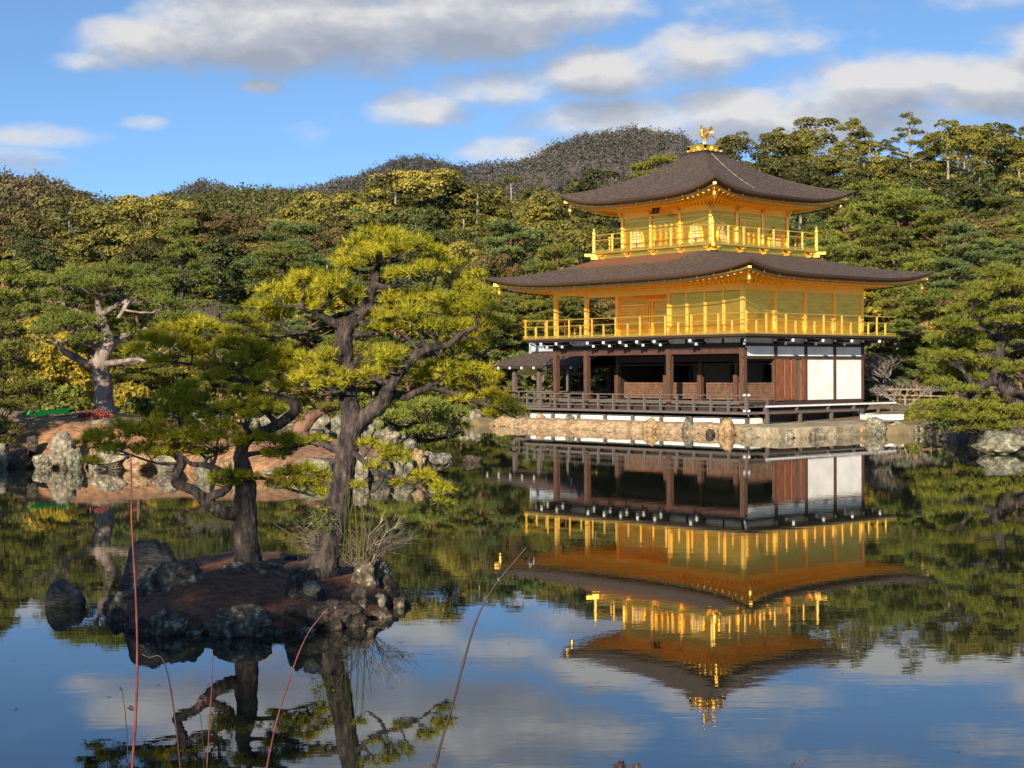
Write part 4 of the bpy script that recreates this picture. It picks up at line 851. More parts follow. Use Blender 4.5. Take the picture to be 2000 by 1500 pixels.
for i in range(26):   # small stones along the islet waterline
    a = OUT[i % len(OUT)]; b_ = OUT[(i + 1) % len(OUT)]; f = rg.random(); px = a[0] * (1 - f) + b_[0] * f; py = a[1] * (1 - f) + b_[1] * f
    if py < 1180: continue
    hw = rg.uniform(12, 26); hh = rg.uniform(14, 30); rock(px - hw, px + hw, py - hh, py + 3, wD(px, py) + .1, rg.choice(['dark_rock', 'lichen_rock', 'dark_rock']), 'small dark edging stone at the islet waterline, ' + ('front left' if px < 420 else 'front middle' if px < 600 else 'front right') + ' part', 300 + i, G4, name='edging_stone', deep=.9, sub=3, sink=.5, rough=.28)
rg = random.Random(19)
for i in range(20):   # rocks along the far bank behind the island
    px = 230 + i * 33 + rg.uniform(-8, 8); D = 75.2 + rg.uniform(-.3, .2); hw = rg.uniform(14, 26); y0_ = 725 + 2.6 * FPX / D; rock(px - hw, px + hw, y0_ - rg.uniform(14, 30), y0_ + 3, D, rg.choice(['pale_rock', 'green_rock', 'tan_rock']), 'pale rock on the far bank behind the pines, ' + ('left' if px < 450 else 'middle' if px < 680 else 'right') + ' stretch', 330 + i, 'rocks of the far bank', deep=.9, sub=3, sink=.5)
rng = np.random.default_rng(31); ii = rng.integers(0, 160, 9000); V = []; q0 = []
for k in range(9000):
    s_, v_ = rng.uniform(), math.sqrt(rng.uniform()) * .9; q0.append(islet(s_, v_))
q0 = np.array(q0) + [0, 0, .006]; d = unit(np.stack([rng.normal(0, 1, 9000), rng.normal(0, 1, 9000), rng.normal(0, .15, 9000)], 1)); sd = np.cross(d, [0, 0, 1]) * .0028
tag(link('fallen_needles', soup('fallen_needles', np.stack([q0 - sd, q0 + sd, q0 + d * .085], 1), 3, 'litter_needles')), 'fallen red brown pine needles covering the islet', 'pine needles', kind='stuff')
V = []
for k in range(150):
    p = cw(rng.uniform(-6, 6), rng.uniform(10.5, 30), .006); a = rng.uniform(0, 6.28); L = rng.uniform(.01, .03); u = np.array([math.cos(a), math.sin(a), 0]); w2 = np.array([-u[1], u[0], 0]); V.append([p - u * L, p - w2 * L * .4, p + u * L, p + w2 * L * .4])
tag(link('floating_leaves', soup('floating_leaves', np.array(V), 4, 'litter_needles')), 'scattered tiny leaves floating on the still pond', 'leaves', kind='stuff')
# ---- small things on the banks
def onisland(px, D, dz=0): return cw((px - 1000) / FPX * D, D, island_z(px, D) + dz)
rng = np.random.default_rng(11)
m = MB(); a = onisland(58, 47); b = onisland(141, 48.6)
m.grid(lambda s, v: tuple(a + (b - a) * s + FW * (v - .5) * .9 + np.array([0, 0, .06 + .15 * math.sin(math.pi * min(1, max(0, v))) + .07 * mnoise.noise(Vector((s * 6, v * 4, 0))) + .05 * mnoise.noise(Vector((s * 17, v * 9, 2)))])), 40, 14)
tag(m.build('garden_sheet', 'green_tarp', smooth=True), 'crumpled bright green sheet spread on the ground under the island pine', 'sheet')
def bush(name, px0, px1, pyt, pyb, D, leaf, label, cat, n=1500, size=.05, seed=0, group=None, twigs=14):
    rng = np.random.default_rng(seed); c = (px0 + px1) / 2; base = at(c, pyb, D); r = np.linalg.norm(at(px1, pyb, D) - at(px0, pyb, D)) / 2; h = at(c, pyt, D)[2] - base[2]
    lob = unit(rng.normal(0, 1, (12, 3))); lob[:, 2] = np.abs(lob[:, 2]); lob = lob * np.array([r * .66, r * .6, h * .6]); li = rng.integers(0, 12, n); d = unit(rng.normal(0, 1, (n, 3)))
    V = lob[li] + d * np.array([r * .38, r * .38, h * .42]) * rng.uniform(.7, 1.1, (n, 1)); V[:, 2] = np.abs(V[:, 2])
    e = empty(name, tuple(base), label, cat, group)
    link('foliage', soup('foliage', leaf_quads(V, d, size, rng, .8), 4, leaf), e); t_ = MB()
    for i in range(twigs):
        q = lob[i % 12] * 1.2; t_.tube([(0, 0, -.1), tuple(q * .5 + rng.normal(0, .05 * r, 3)), tuple(q)], [.03 * r + .005, .02 * r, .006], 4)
    t_.build('stems', 'twig', e); return e
bush('low_shrub', 140, 228, 798, 824, 46.6, 'red_leaves', 'low red brown heather like shrub at the foot of the island pine', 'shrub', 2600, .05, 1)
for i, (a, b, t_, bt, D, lf, lb) in enumerate([
  (60, 190, 770, 818, 53, 'garden_needles', 'clipped green bush behind the green sheet on the island'),
  (100, 170, 745, 800, 56, 'fresh_needles', 'bright green bush behind the island pine, left of its trunk'),
  (232, 330, 775, 815, 54, 'garden_needles', 'dark green clipped bush right of the island pine trunk'),
  (215, 300, 745, 790, 60, 'gold_leaves', 'yellow leaved bush right of the island pine trunk'),
  (0, 110, 730, 790, 63, 'garden_needles', 'broad green bush at the left edge behind the island'),
  (40, 130, 668, 740, 72, 'gold_leaves', 'yellowing bush left of the pale slanting trunk'),
  (1660, 1720, 772, 803, 77, 'dark_leaves', 'small dark bush at the right rear corner of the pavilion'),
  (1770, 1830, 768, 800, 78, 'brown_leaves', 'brownish bush below the bamboo rail'),
  (1765, 1805, 795, 822, 66.5, 'garden_needles', 'small round leafed bush on the shore at the end of the bench'),
  (860, 960, 750, 805, 80, 'garden_needles', 'green bush on the far bank left of the porch'),
  (780, 880, 765, 812, 79, 'fresh_needles', 'light green bush on the far bank behind the low pine'),
  (300, 420, 760, 812, 79, 'garden_needles', 'green bush on the far bank behind the left islet pine'),
  (420, 540, 755, 808, 80, 'olive_leaves', 'olive bush on the far bank behind the bent limb'),
  (540, 640, 770, 818, 78, 'garden_needles', 'dark bush on the far bank left of the leaning trunk'),
  (640, 740, 765, 815, 79, 'fresh_needles', 'green bush on the far bank right of the leaning trunk'),
  (1300, 1420, 770, 800, 84, 'dark_leaves', 'dark bush far behind the ground floor of the pavilion'),
  (960, 1010, 790, 822, 75.8, 'garden_needles', 'small bush at the water beside the porch post')]):
    bush('garden_bush', a, b, t_, bt, D, lf, lb, 'bush', 2600, .11, 20 + i)
# bamboo rail fence
fe = empty('bamboo_fence', tuple(at(1760, 772, 76)), 'low bamboo rail fence on the bank right of the pavilion', 'fence'); fo_ = -Vector(fe.location)
pts = [at(p, 760 + (p - 1700) * .012, 76) for p in (1696, 1740, 1790, 1850, 1900)]; p2 = [at(p, 771 + (p - 1700) * .02, 76) for p in (1700, 1740, 1790, 1850, 1900)]; p3 = [at(p, 780 + (p - 1740) * .02, 75.6) for p in (1745, 1790, 1850)]
for q in (pts, p2, p3): MB().tube([Vector(p) + fo_ for p in q], .045, 6).build('rail', 'bamboo', fe)
for p in (1714, 1758, 1818, 1872): a = Vector(at(p, 758, 76.1)) + fo_; MB().tube([a, a - Vector((0, 0, .75))], .045, 6).build('fence_post', 'bamboo', fe)
# teal standing box on the path
c = at(1806, 757, 82); e = empty('information_post', tuple(c), 'teal cylinder with a pale blue top standing on the path behind the right pine', 'post')
MB().lathe((0, 0, 0), [(.18, -.6), (.18, .02), (.19, .05), (.19, .42), (.17, .44)], 14).build('body', 'teal', e); MB().lathe((0, 0, .44), [(.17, 0), (.175, .18), (.13, .26), (.02, .28)], 14).build('top', 'pale_blue', e)
# red stems rising from the near bank
def stem(pts, D, wpx, m_, label, buds=(), D2=None):
    P_ = []; n = len(pts)
    for i, (a, b) in enumerate(pts): P_.append(Vector(at(a, b, D + ((D2 or D) - D) * (1 - i / (n - 1)))))
    base = P_[-1].copy(); foot = cw((pts[-1][0] - 1000) / FPX * D, D - .15, .98); P_.append(Vector(foot)); e = empty('bare_shoot', tuple(foot), label, 'shoot', 'bare shoots rising from the near bank'); off = -Vector(foot)
    # smooth the line
    Q_ = []
    for i in range(len(P_) - 1):
        for k in range(6):
            f = k / 6; p0, p1, p2_, p3_ = P_[max(i - 1, 0)], P_[i], P_[i + 1], P_[min(i + 2, len(P_) - 1)]
            Q_.append(.5 * ((2 * p1) + (p2_ - p0) * f + (2 * p0 - 5 * p1 + 4 * p2_ - p3_) * f * f + (3 * p1 - p0 - 3 * p2_ + p3_) * f ** 3))
    Q_.append(P_[-1]); r = wpx * .58 / FPX * D / 2; rr_ = [r * (.42 + .58 * i / len(Q_)) * (1.32 if i % 7 == 3 else 1) for i in range(len(Q_))]
    MB().tube([q + off for q in Q_], rr_, 8).build('stem', m_, e, True)
    for (bx_, by_, kind) in buds:
        p = Vector(at(bx_, by_, D2 or D)) + off; rg = random.Random(int(bx_)); mb = MB()
        for k in range(3 if kind == 'leaf' else 2):
            d = Vector((rg.uniform(-1, 1), rg.uniform(-1, 1), rg.uniform(-.9, .3))).normalized(); s_ = d.orthogonal().normalized(); L = .022 if kind == 'leaf' else .009
            mb.add([p, p + d * L * .5 + s_ * L * .35, p + d * L + Vector((0, 0, -L * .3)), p + d * L * .5 - s_ * L * .35], [(0, 1, 2), (0, 2, 3)])
            mb.add([p + d * .001, p + d * L * .5 + s_ * L * .35 + Vector((0, 0, .002)), p + d * L], [(0, 1, 2)])
        mb.build('withered_leaf', 'dark_stem', e)
stem([(255, 888), (257, 950), (257, 1020), (263, 1120), (267, 1210), (268, 1290), (266, 1380), (258, 1500), (255, 1540)], 4.2, 11, 'red_stem', 'tall thick red shoot crossing in front of the islet left end')
stem([(238, 1345), (242, 1372), (247, 1420), (251, 1500), (252, 1540)], 4.3, 5, 'dark_stem', 'short thin dark shoot with withered buds left of the thick red one', [(238, 1343, 'bud'), (248, 1382, 'leaf'), (238, 1346, 'bud')])
stem([(276, 1277), (292, 1284), (310, 1281), (322, 1298), (334, 1350), (345, 1430), (352, 1500), (353, 1540)], 4.1, 8, 'dark_stem', 'hooked brown shoot bending over right of the thick red one')
stem([(415, 1268), (414, 1320), (410, 1400), (404, 1500), (402, 1540)], 4.4, 6, 'red_stem', 'straight slim reddish shoot below the left pine reflection')
stem([(641, 1188), (620, 1212), (600, 1240), (578, 1290), (560, 1345), (540, 1410), (521, 1500), (516, 1540)], 4.2, 7, 'red_stem', 'slanting red shoot leaning right below the leaning pine', [(652, 1184, 'bud')])
stem([(1028, 1069), (1004, 1098), (972, 1136), (950, 1170), (929, 1215), (908, 1285), (886, 1370), (862, 1450), (850, 1500), (842, 1540)], 4.0, 10, 'dark_stem', 'long dark purple shoot slanting up to the roof reflection', [(1034, 1086, 'leaf'), (972, 1128, 'bud'), (1038, 1090, 'leaf')])
stem([(1581, 1478), (1570, 1490), (1560, 1502), (1545, 1540)], 3.9, 7, 'dark_stem', 'short dark shoot tip at the bottom frame edge right of centre')
stem([(1240, 1494), (1222, 1500), (1210, 1540)], 3.9, 6, 'dark_stem', 'withered leafy shoot tip at the bottom edge left of the statue reflection', [(1206, 1490, 'leaf'), (1222, 1493, 'leaf'), (1244, 1492, 'leaf'), (1212, 1488, 'leaf')])
stem([(405, 1342), (396, 1352), (386, 1372), (394, 1420), (398, 1540)], 4.5, 3, 'dark_stem', 'tiny curled dark leaf shoot next to the slim reddish shoot', [(392, 1366, 'leaf'), (398, 1362, 'leaf'), (388, 1370, 'leaf')])
# ================================================================= hand laid pines
def custom_pine(name, label, cat, D, trunk, limbs, pads, bark, leaf, nl, dens, k, width, seed, dspread=.5, group=None, thick=.42, foot=None, dead=(), size=1.):
    """trunk / limbs: [(px,py,widthpx[,dD])]; pads: (px,py,rx,ry[,dD]); everything becomes real tubes and needle tufts at depth D + dD"""
    rng = np.random.default_rng(seed); s = D / FPX
    p0 = at(trunk[0][0], trunk[0][1], D); e = empty(name, tuple(p0), label, cat, group)
    def W3(px, py, dd=0.): return at(px, py, D + dd) - p0
    tm = MB(); sk = []     # skeleton points (pos, radius)
    def line(pts, sub=5, knob=.06):
        Q = [W3(p[0], p[1], p[3] if len(p) > 3 else 0) for p in pts]; r = [p[2] * s / 2 for p in pts]; out = []; ro = []
        for i in range(len(Q) - 1):
            a, b, c, d = Q[max(i - 1, 0)], Q[i], Q[i + 1], Q[min(i + 2, len(Q) - 1)]
            for j in range(sub):
                f = j / sub; out.append(.5 * (2 * b + (c - a) * f + (2 * a - 5 * b + 4 * c - d) * f * f + (3 * b - a - 3 * c + d) * f ** 3)); ro.append((r[i] * (1 - f) + r[i + 1] * f) * (1 + rng.uniform(-knob, knob)))
        out.append(Q[-1]); ro.append(r[-1]); return out, ro
    o_, r_ = line(trunk, 12, .03); 
    tm.tube([o_[0] - np.array([0, 0, .25])] + o_, [r_[0] * 1.25] + r_, 22, rg=.13)
    for p, r in zip(o_[len(o_) // 4:], r_[len(o_) // 4:]): sk.append((p, r))
    trunk_o = link('trunk', tm.mesh('trunk', bark), e, True)
    lm = []
    for L in limbs:
        o_, r_ = line(L, 8, .08); b_ = MB(); b_.tube(o_, r_, 12, rg=.2); b_.build('limb', bark, e, True)
        for p, r in zip(o_, r_): sk.append((p, r))
    SP = np.array([q[0] for q in sk]); SR = np.array([q[1] for q in sk]); tw = MB(); TP = []; TD = []; TK = []
    for pi, pd in enumerate(pads):
        dd = pd[4] if len(pd) > 4 else rng.uniform(-dspread, dspread); c = W3(pd[0], pd[1], dd); ks = .96 if size == 1. else 1.08; rx = pd[2] * s * ks; rz = pd[3] * s * ks; ry = rx * rng.uniform(.75, 1.0)
        # a limb reaching the pad from the nearest lower point of the skeleton
        dist = np.linalg.norm(SP - c, axis=1) + np.maximum(0, SP[:, 2] - c[2] + rz * .2) * 2.5; j = int(dist.argmin()); a = SP[j]; end = c + np.array([0, 0, -rz * .45]); m1 = a * .5 + end * .5 + np.array([0, 0, -.12 * np.linalg.norm(end - a)]) + rng.normal(0, .05 * rx, 3)
        r0 = min(SR[j] * .8, .05 * size + .02 * rx); pts = []
        for f in np.linspace(0, 1, 8): pts.append((1 - f) ** 2 * a + 2 * f * (1 - f) * m1 + f * f * end + rng.normal(0, .012 * rx, 3))
        rr = [r0 * (1 - .6 * f) for f in np.linspace(0, 1, 8)]; tw.tube(pts, rr, 6)
        n = int(dens * math.pi * rx * ry / (nl * nl) + 6)
        # clumps within the pad: uneven outline
        nc = max(5, int(9 * rx / (nl * 4))); ca = rng.uniform(0, 2 * math.pi, nc); cr_ = np.sqrt(rng.uniform(0, 1, nc)) * .82; CC = np.stack([np.cos(ca) * cr_ * rx, np.sin(ca) * cr_ * ry, (1 - cr_ ** 2) * rz * .75 + rng.uniform(-.35, .2, nc) * rz], 1)
        for q in range(nc):
            tip = c + CC[q]; mid = end * .45 + tip * .55 + np.array([0, 0, -.12 * rz]) + rng.normal(0, .03, 3) * rx; tw.tube([end if q % 2 else pts[5], mid, tip + np.array([0, 0, -rz * .1])], [r0 * .42, r0 * .28, r0 * .14], 4, cap=False)
        ci = rng.integers(0, nc, n); crad = rx * .36; a_ = rng.normal(0, 1, (n, 3)); a_[:, 2] = np.abs(a_[:, 2]) * .8 - .25; d = unit(a_)
        P_ = CC[ci] + d * np.array([crad, crad * .9, min(crad, rz) * thick * 2]) * rng.uniform(.45, 1.12, (n, 1)); TP.append(P_ + c)
        dr = unit(d * np.array([1, 1, .6]) + np.array([0, 0, .75])); TD.append(dr)
        sel = rng.integers(0, n, n // 9)
        for q in sel: pt = c + P_[q]; o0 = c + CC[ci[q]] * .9 + np.array([0, 0, -rz * .2]); tw.tube([o0, pt], [r0 * .16 + .002, .003 * size], 3, cap=False)
    TP = np.concatenate(TP); TD = np.concatenate(TD)
    tw.build('twigs', bark, e)
    # dead orange shoots
    dm = np.zeros(len(TP), bool)
    for (dx, dy, dr_) in dead: dm |= np.linalg.norm(TP - W3(dx, dy), axis=1) < dr_ * s
    dm &= rng.uniform(0, 1, len(TP)) < .8
    link('needles', soup('needles', needle_tufts(TP[~dm], TD[~dm], k, nl, width, .62, rng), 3, leaf), e)
    if dm.any(): link('dead_needles', soup('dead_needles', needle_tufts(TP[dm], TD[dm], k, nl, width, .62, rng), 3, 'needles_dead'), e)
    return e
# tall leaning pine on the islet
custom_pine('black_pine', 'tall pine with a leaning rugged trunk on the right of the islet', 'pine tree', 17.8,
  [(626, 1122, 72), (636, 1085, 56), (652, 1030, 50), (665, 965, 45), (673, 905, 43), (684, 850, 42), (687, 815, 41), (680, 775, 35), (673, 720, 36), (671, 670, 35), (674, 642, 34), (692, 624, 26), (716, 600, 22), (724, 571, 20), (733, 545, 16), (738, 510, 11), (745, 485, 6)],
  [[(690, 835, 40), (716, 812, 34), (748, 785, 30, -.05), (760, 755, 27, -.1), (776, 733, 25, -.15), (800, 705, 20, -.2), (830, 684, 15, -.25), (875, 672, 12, -.3), (905, 650, 8, -.35), (930, 640, 5, -.4)],
   [(752, 782, 20), (768, 770, 18, .1), (790, 775, 16, .15), (815, 765, 14, .2), (846, 757, 12, .25), (885, 768, 11, .3), (925, 782, 9, .3), (955, 792, 7, .3), (985, 805, 4, .3)],
   [(674, 645, 22), (655, 632, 18, -.1), (632, 620, 15, -.15), (610, 606, 13, -.2), (586, 600, 9, -.25), (560, 598, 6, -.3)],
   [(700, 618, 14), (685, 612, 12, .2), (655, 618, 10, .35), (625, 640, 8, .4), (590, 650, 6, .4)],
   [(727, 584, 12), (748, 574, 11, .15), (775, 571, 10, .2), (810, 574, 8, .2), (845, 580, 7, .2), (880, 592, 5, .2)],
   [(690, 725, 16, -.1), (690, 742, 15, -.15), (676, 752, 15, -.15), (690, 712, 13, -.2), (711, 694, 9, -.25)],
   [(676, 878, 14), (700, 892, 13, -.1), (722, 912, 12, -.15), (748, 928, 9, -.2), (785, 935, 7, -.2), (820, 955, 5, -.25)],
   [(750, 930, 8, -.2), (738, 950, 7, -.2), (715, 968, 4, -.2)],
   [(668, 880, 18), (650, 876, 16, .1), (632, 868, 12, .15), (612, 866, 6, .2), (575, 868, 5, .2), (560, 880, 3, .2)],
   [(770, 745, 11, -.1), (785, 725, 9, -.25), (782, 705, 7, -.3)], [(812, 695, 12, -.2), (850, 690, 10, .1), (905, 705, 7, .2), (950, 690, 5, .3)]],
  [(745, 478, 80, 24), (690, 488, 42, 17), (805, 490, 55, 20), (760, 505, 75, 24), (700, 525, 45, 18), (858, 505, 35, 16), (885, 528, 50, 18, .2), (930, 545, 30, 12, .2), (745, 552, 36, 16), (790, 545, 38, 16), (675, 507, 26, 14), (835, 533, 40, 16),
   (600, 556, 55, 22), (540, 580, 52, 22), (650, 566, 60, 24), (600, 592, 75, 22), (500, 606, 46, 20), (548, 622, 58, 18), (690, 590, 40, 18), (478, 628, 34, 14), (500, 650, 38, 12, .3), (625, 610, 45, 16),
   (775, 596, 58, 22), (845, 592, 62, 22), (905, 575, 45, 18), (940, 586, 42, 16), (760, 622, 50, 20), (815, 622, 60, 22), (878, 622, 65, 24), (930, 612, 48, 20), (905, 556, 36, 14), (958, 608, 30, 13), (850, 648, 55, 18), (912, 652, 55, 22, -.3), (955, 640, 45, 22), (950, 662, 28, 13), (790, 645, 40, 15), (740, 646, 38, 14), (885, 680, 45, 16, .3), (925, 688, 40, 16, .2),
   (748, 700, 48, 16, -.2), (765, 722, 38, 14, -.3), (735, 735, 30, 14, -.2), (690, 745, 40, 16, -.3), (640, 728, 55, 20, -.1), (600, 748, 45, 16), (655, 760, 42, 14, -.3), (625, 705, 40, 15),
   (880, 728, 52, 18, .2), (935, 738, 60, 22, .2), (845, 745, 42, 14, .2), (955, 752, 46, 18, .3), (905, 757, 50, 14, .3), (960, 780, 45, 18, .3), (990, 800, 40, 18, .3), (1010, 812, 24, 12, .3), (965, 815, 28, 10, .3), (905, 785, 30, 9, .3), (865, 720, 36, 14, .1),
   (722, 872, 22, 14, -.1), (752, 890, 34, 16, -.15), (790, 902, 34, 14, -.2), (735, 918, 30, 12, -.1), (815, 938, 38, 14, -.25), (850, 962, 42, 13, -.25), (780, 950, 28, 10, -.2), (868, 985, 20, 8, -.25), (700, 955, 20, 8, -.2)],
  'pine_bark', 'needles_yellow', .105, 2.9, 16, .0085, 3, dspread=.55, dead=((815, 525, 24), (838, 522, 16), (905, 585, 14)))
# smaller bent pine
custom_pine('black_pine', 'smaller dark pine with a bent looping limb on the left of the islet', 'pine tree', 18.1,
  [(486, 1110, 66), (484, 1080, 50), (480, 1030, 44), (478, 985, 44), (480, 945, 40), (474, 910, 32), (470, 885, 26), (480, 862, 22), (505, 846, 21), (535, 833, 20), (560, 818, 20), (576, 800, 20), (570, 786, 17), (550, 778, 15), (525, 772, 14), (498, 766, 12), (478, 750, 9), (455, 735, 6)],
  [[(472, 1003, 30), (448, 1003, 27, -.05), (422, 994, 25, -.1), (400, 976, 24, -.15), (382, 960, 22, -.2), (360, 950, 21, -.2), (343, 942, 20, -.2), (348, 922, 17, -.2), (356, 905, 14, -.2), (340, 890, 9, -.2), (300, 880, 6, -.25)],
   [(398, 975, 18, -.15), (420, 966, 17, -.15), (440, 958, 17, -.1), (448, 942, 15, -.05), (428, 920, 14, -.1), (400, 908, 12, -.1), (372, 905, 8, -.15), (345, 880, 6, -.2)],
   [(478, 890, 12), (500, 885, 9, .1), (540, 880, 7, .15), (600, 868, 5, .2), (640, 858, 3, .2)], [(480, 935, 10), (520, 935, 8, -.1), (565, 955, 6, -.15), (610, 968, 4, -.2)],
   [(505, 768, 10), (470, 790, 8, -.2), (430, 800, 6, -.3), (390, 790, 5, -.3)], [(500, 764, 9), (460, 722, 8, .1), (430, 712, 7, .15), (380, 712, 6, .2), (330, 706, 4, .25)],
   [(360, 905, 7, -.2), (310, 905, 5, -.25), (260, 890, 4, -.3), (205, 870, 3, -.3)], [(540, 772, 8), (560, 750, 7, .1), (600, 730, 5, .1)]],
  [(205, 862, 55, 16, -.3), (165, 868, 30, 10, -.3), (245, 850, 50, 20, -.3), (290, 862, 60, 22, -.2), (240, 882, 60, 14, -.2), (330, 840, 60, 26, -.2), (300, 888, 55, 14, -.1), (375, 862, 62, 24, -.2), (345, 888, 50, 12, -.1), (350, 810, 58, 24, -.2), (400, 838, 55, 24, -.2), (335, 785, 42, 16, -.2), (385, 790, 52, 20, -.2), (425, 868, 50, 20, -.1), (430, 812, 45, 18, -.2), (190, 905, 28, 9, -.3), (405, 888, 45, 12, 0), (372, 766, 40, 14, -.2),
   (480, 862, 45, 16, 0), (530, 868, 55, 18, .1), (580, 872, 50, 16, .15), (620, 868, 30, 12, .2), (555, 892, 50, 12, .1), (455, 935, 55, 14, -.1), (440, 948, 30, 10, -.1),
   (560, 935, 42, 14, -.15), (605, 928, 42, 16, -.2), (640, 945, 30, 16, -.2), (590, 955, 52, 16, -.2), (630, 968, 34, 12, -.2), (545, 950, 28, 9, -.1),
   (335, 652, 50, 18, .2), (380, 640, 42, 16, .2), (300, 668, 45, 16, .25), (420, 655, 50, 18, .2), (350, 680, 60, 16, .2), (275, 690, 38, 14, .3), (410, 688, 45, 14, .2), (310, 712, 40, 10, .3), (465, 678, 48, 18, .1), (510, 690, 50, 18, .1), (555, 702, 50, 18, .1), (480, 708, 55, 16, .1), (540, 728, 55, 16, .05), (445, 735, 45, 15, .1), (500, 745, 42, 13, 0), (595, 722, 40, 16, .1), (415, 748, 30, 12, .1), (465, 770, 38, 12, -.1), (520, 800, 42, 16, -.2), (475, 822, 42, 16, -.2), (560, 760, 34, 12, .1), (480, 795, 36, 12, -.2), (400, 720, 34, 10, .1)],
  'pine_bark', 'needles_yellow', .105, 3.3, 16, .0085, 4, dspread=.5, dead=((405, 722, 12), (428, 716, 14)))
# pine on the island
custom_pine('island_pine', 'broad green pine with a thick pale trunk on the left island', 'pine tree', 49,
  [(206, 808, 46), (203, 780, 36), (200, 745, 34), (196, 715, 33), (202, 690, 30), (212, 668, 24), (205, 640, 18), (195, 610, 14), (190, 580, 9)],
  [[(196, 706, 24), (172, 712, 18), (150, 700, 15, -.3), (128, 688, 13, -.3), (108, 668, 10, -.4)], [(204, 690, 18), (222, 670, 15, .4), (245, 655, 11, .6), (290, 640, 8, .8), (330, 648, 5, .9)], [(203, 640, 14), (175, 622, 11, .2), (145, 605, 9, .4), (120, 590, 6, .5)], [(198, 615, 12), (225, 598, 10, -.3), (248, 590, 10, -.4), (232, 620, 7, -.4), (255, 585, 5, -.5)], [(198, 712, 14), (230, 708, 11, -.4), (262, 702, 8, -.6), (290, 706, 5, -.6)]],
  [(150, 545, 55, 16), (205, 542, 60, 16), (255, 545, 50, 16), (120, 560, 42, 16), (290, 560, 32, 13), (180, 565, 60, 17), (240, 572, 58, 17), (105, 585, 38, 14), (150, 592, 50, 14), (285, 585, 40, 13), (215, 600, 46, 13), (125, 612, 36, 10), (320, 600, 36, 14), (290, 618, 46, 14), (350, 628, 40, 12), (150, 640, 62, 16), (100, 640, 48, 14), (200, 640, 50, 15), (240, 648, 40, 13), (75, 655, 30, 10), (175, 668, 46, 12), (310, 645, 42, 13), (185, 688, 34, 10), (360, 655, 30, 10), (140, 622, 40, 10), (280, 700, 34, 10)],
  'pale_bark', 'fresh_needles', .17, 3.4, 8, .028, 5, dspread=1.3, size=2.2)
custom_pine('red_pine', 'leaning pinkish trunked pine seen behind and between the two islet pines', 'pine tree', 47,
  [(585, 842, 34), (600, 822, 26), (618, 806, 24), (632, 790, 22), (640, 770, 18), (650, 740, 14), (655, 715, 10)],
  [[(640, 770, 12), (665, 745, 9, .4), (700, 725, 6, .6)], [(632, 790, 10), (605, 770, 8, -.3), (575, 760, 5, -.4)]],
  [(600, 742, 42, 14), (650, 705, 50, 15), (700, 690, 46, 14), (560, 765, 40, 12), (690, 715, 46, 14), (740, 712, 40, 13), (620, 765, 40, 12), (700, 748, 40, 12), (580, 795, 36, 11), (640, 800, 34, 10), (565, 820, 26, 9), (660, 775, 36, 10), (760, 690, 34, 12)],
  'red_bark', 'garden_needles', .17, 3.4, 8, .028, 6, dspread=1.2, size=2.2)
custom_pine('creeping_pine', 'low wide pine spreading over the right end of the left island', 'pine tree', 47.5,
  [(806, 868, 20), (800, 850, 15), (806, 830, 12), (812, 812, 8)], [[(803, 850, 10), (830, 845, 8, -.3), (865, 850, 5, -.4)], [(803, 845, 9), (775, 835, 7, .3), (750, 830, 5, .4)]],
  [(780, 800, 46, 13), (830, 798, 46, 13), (880, 812, 36, 12), (760, 820, 44, 12), (805, 822, 50, 13), (850, 830, 48, 13), (895, 838, 30, 9), (770, 840, 30, 9), (820, 848, 46, 10), (865, 852, 42, 10), (895, 815, 26, 9), (745, 795, 26, 10)],
  'pine_bark', 'fresh_needles', .17, 3.4, 8, .028, 7, dspread=1.2, size=2)
custom_pine('edge_pine', 'dense green pine at the left frame edge on the island', 'pine tree', 44.5,
  [(-40, 900, 34), (-30, 840, 28), (-24, 780, 24), (-30, 700, 18), (-20, 640, 10)], [[(-24, 790, 14), (10, 770, 11), (60, 765, 7)], [(-28, 720, 14), (10, 700, 10, .3), (45, 700, 6, .4)], [(-25, 850, 11), (10, 845, 7, -.3), (25, 850, 4, -.3)]],
  [(5, 625, 50, 18), (30, 655, 46, 16), (-20, 660, 55, 18), (35, 690, 46, 16), (0, 705, 55, 18), (50, 725, 42, 14), (10, 740, 55, 18), (60, 760, 42, 14), (20, 775, 55, 17), (75, 785, 34, 11), (5, 800, 46, 14), (-10, 835, 40, 14), (18, 845, 30, 12), (12, 868, 22, 9), (-30, 600, 50, 16), (-40, 760, 50, 18)],
  'pine_bark', 'garden_needles', .17, 3.4, 8, .028, 8, dspread=1.2, size=2.2)
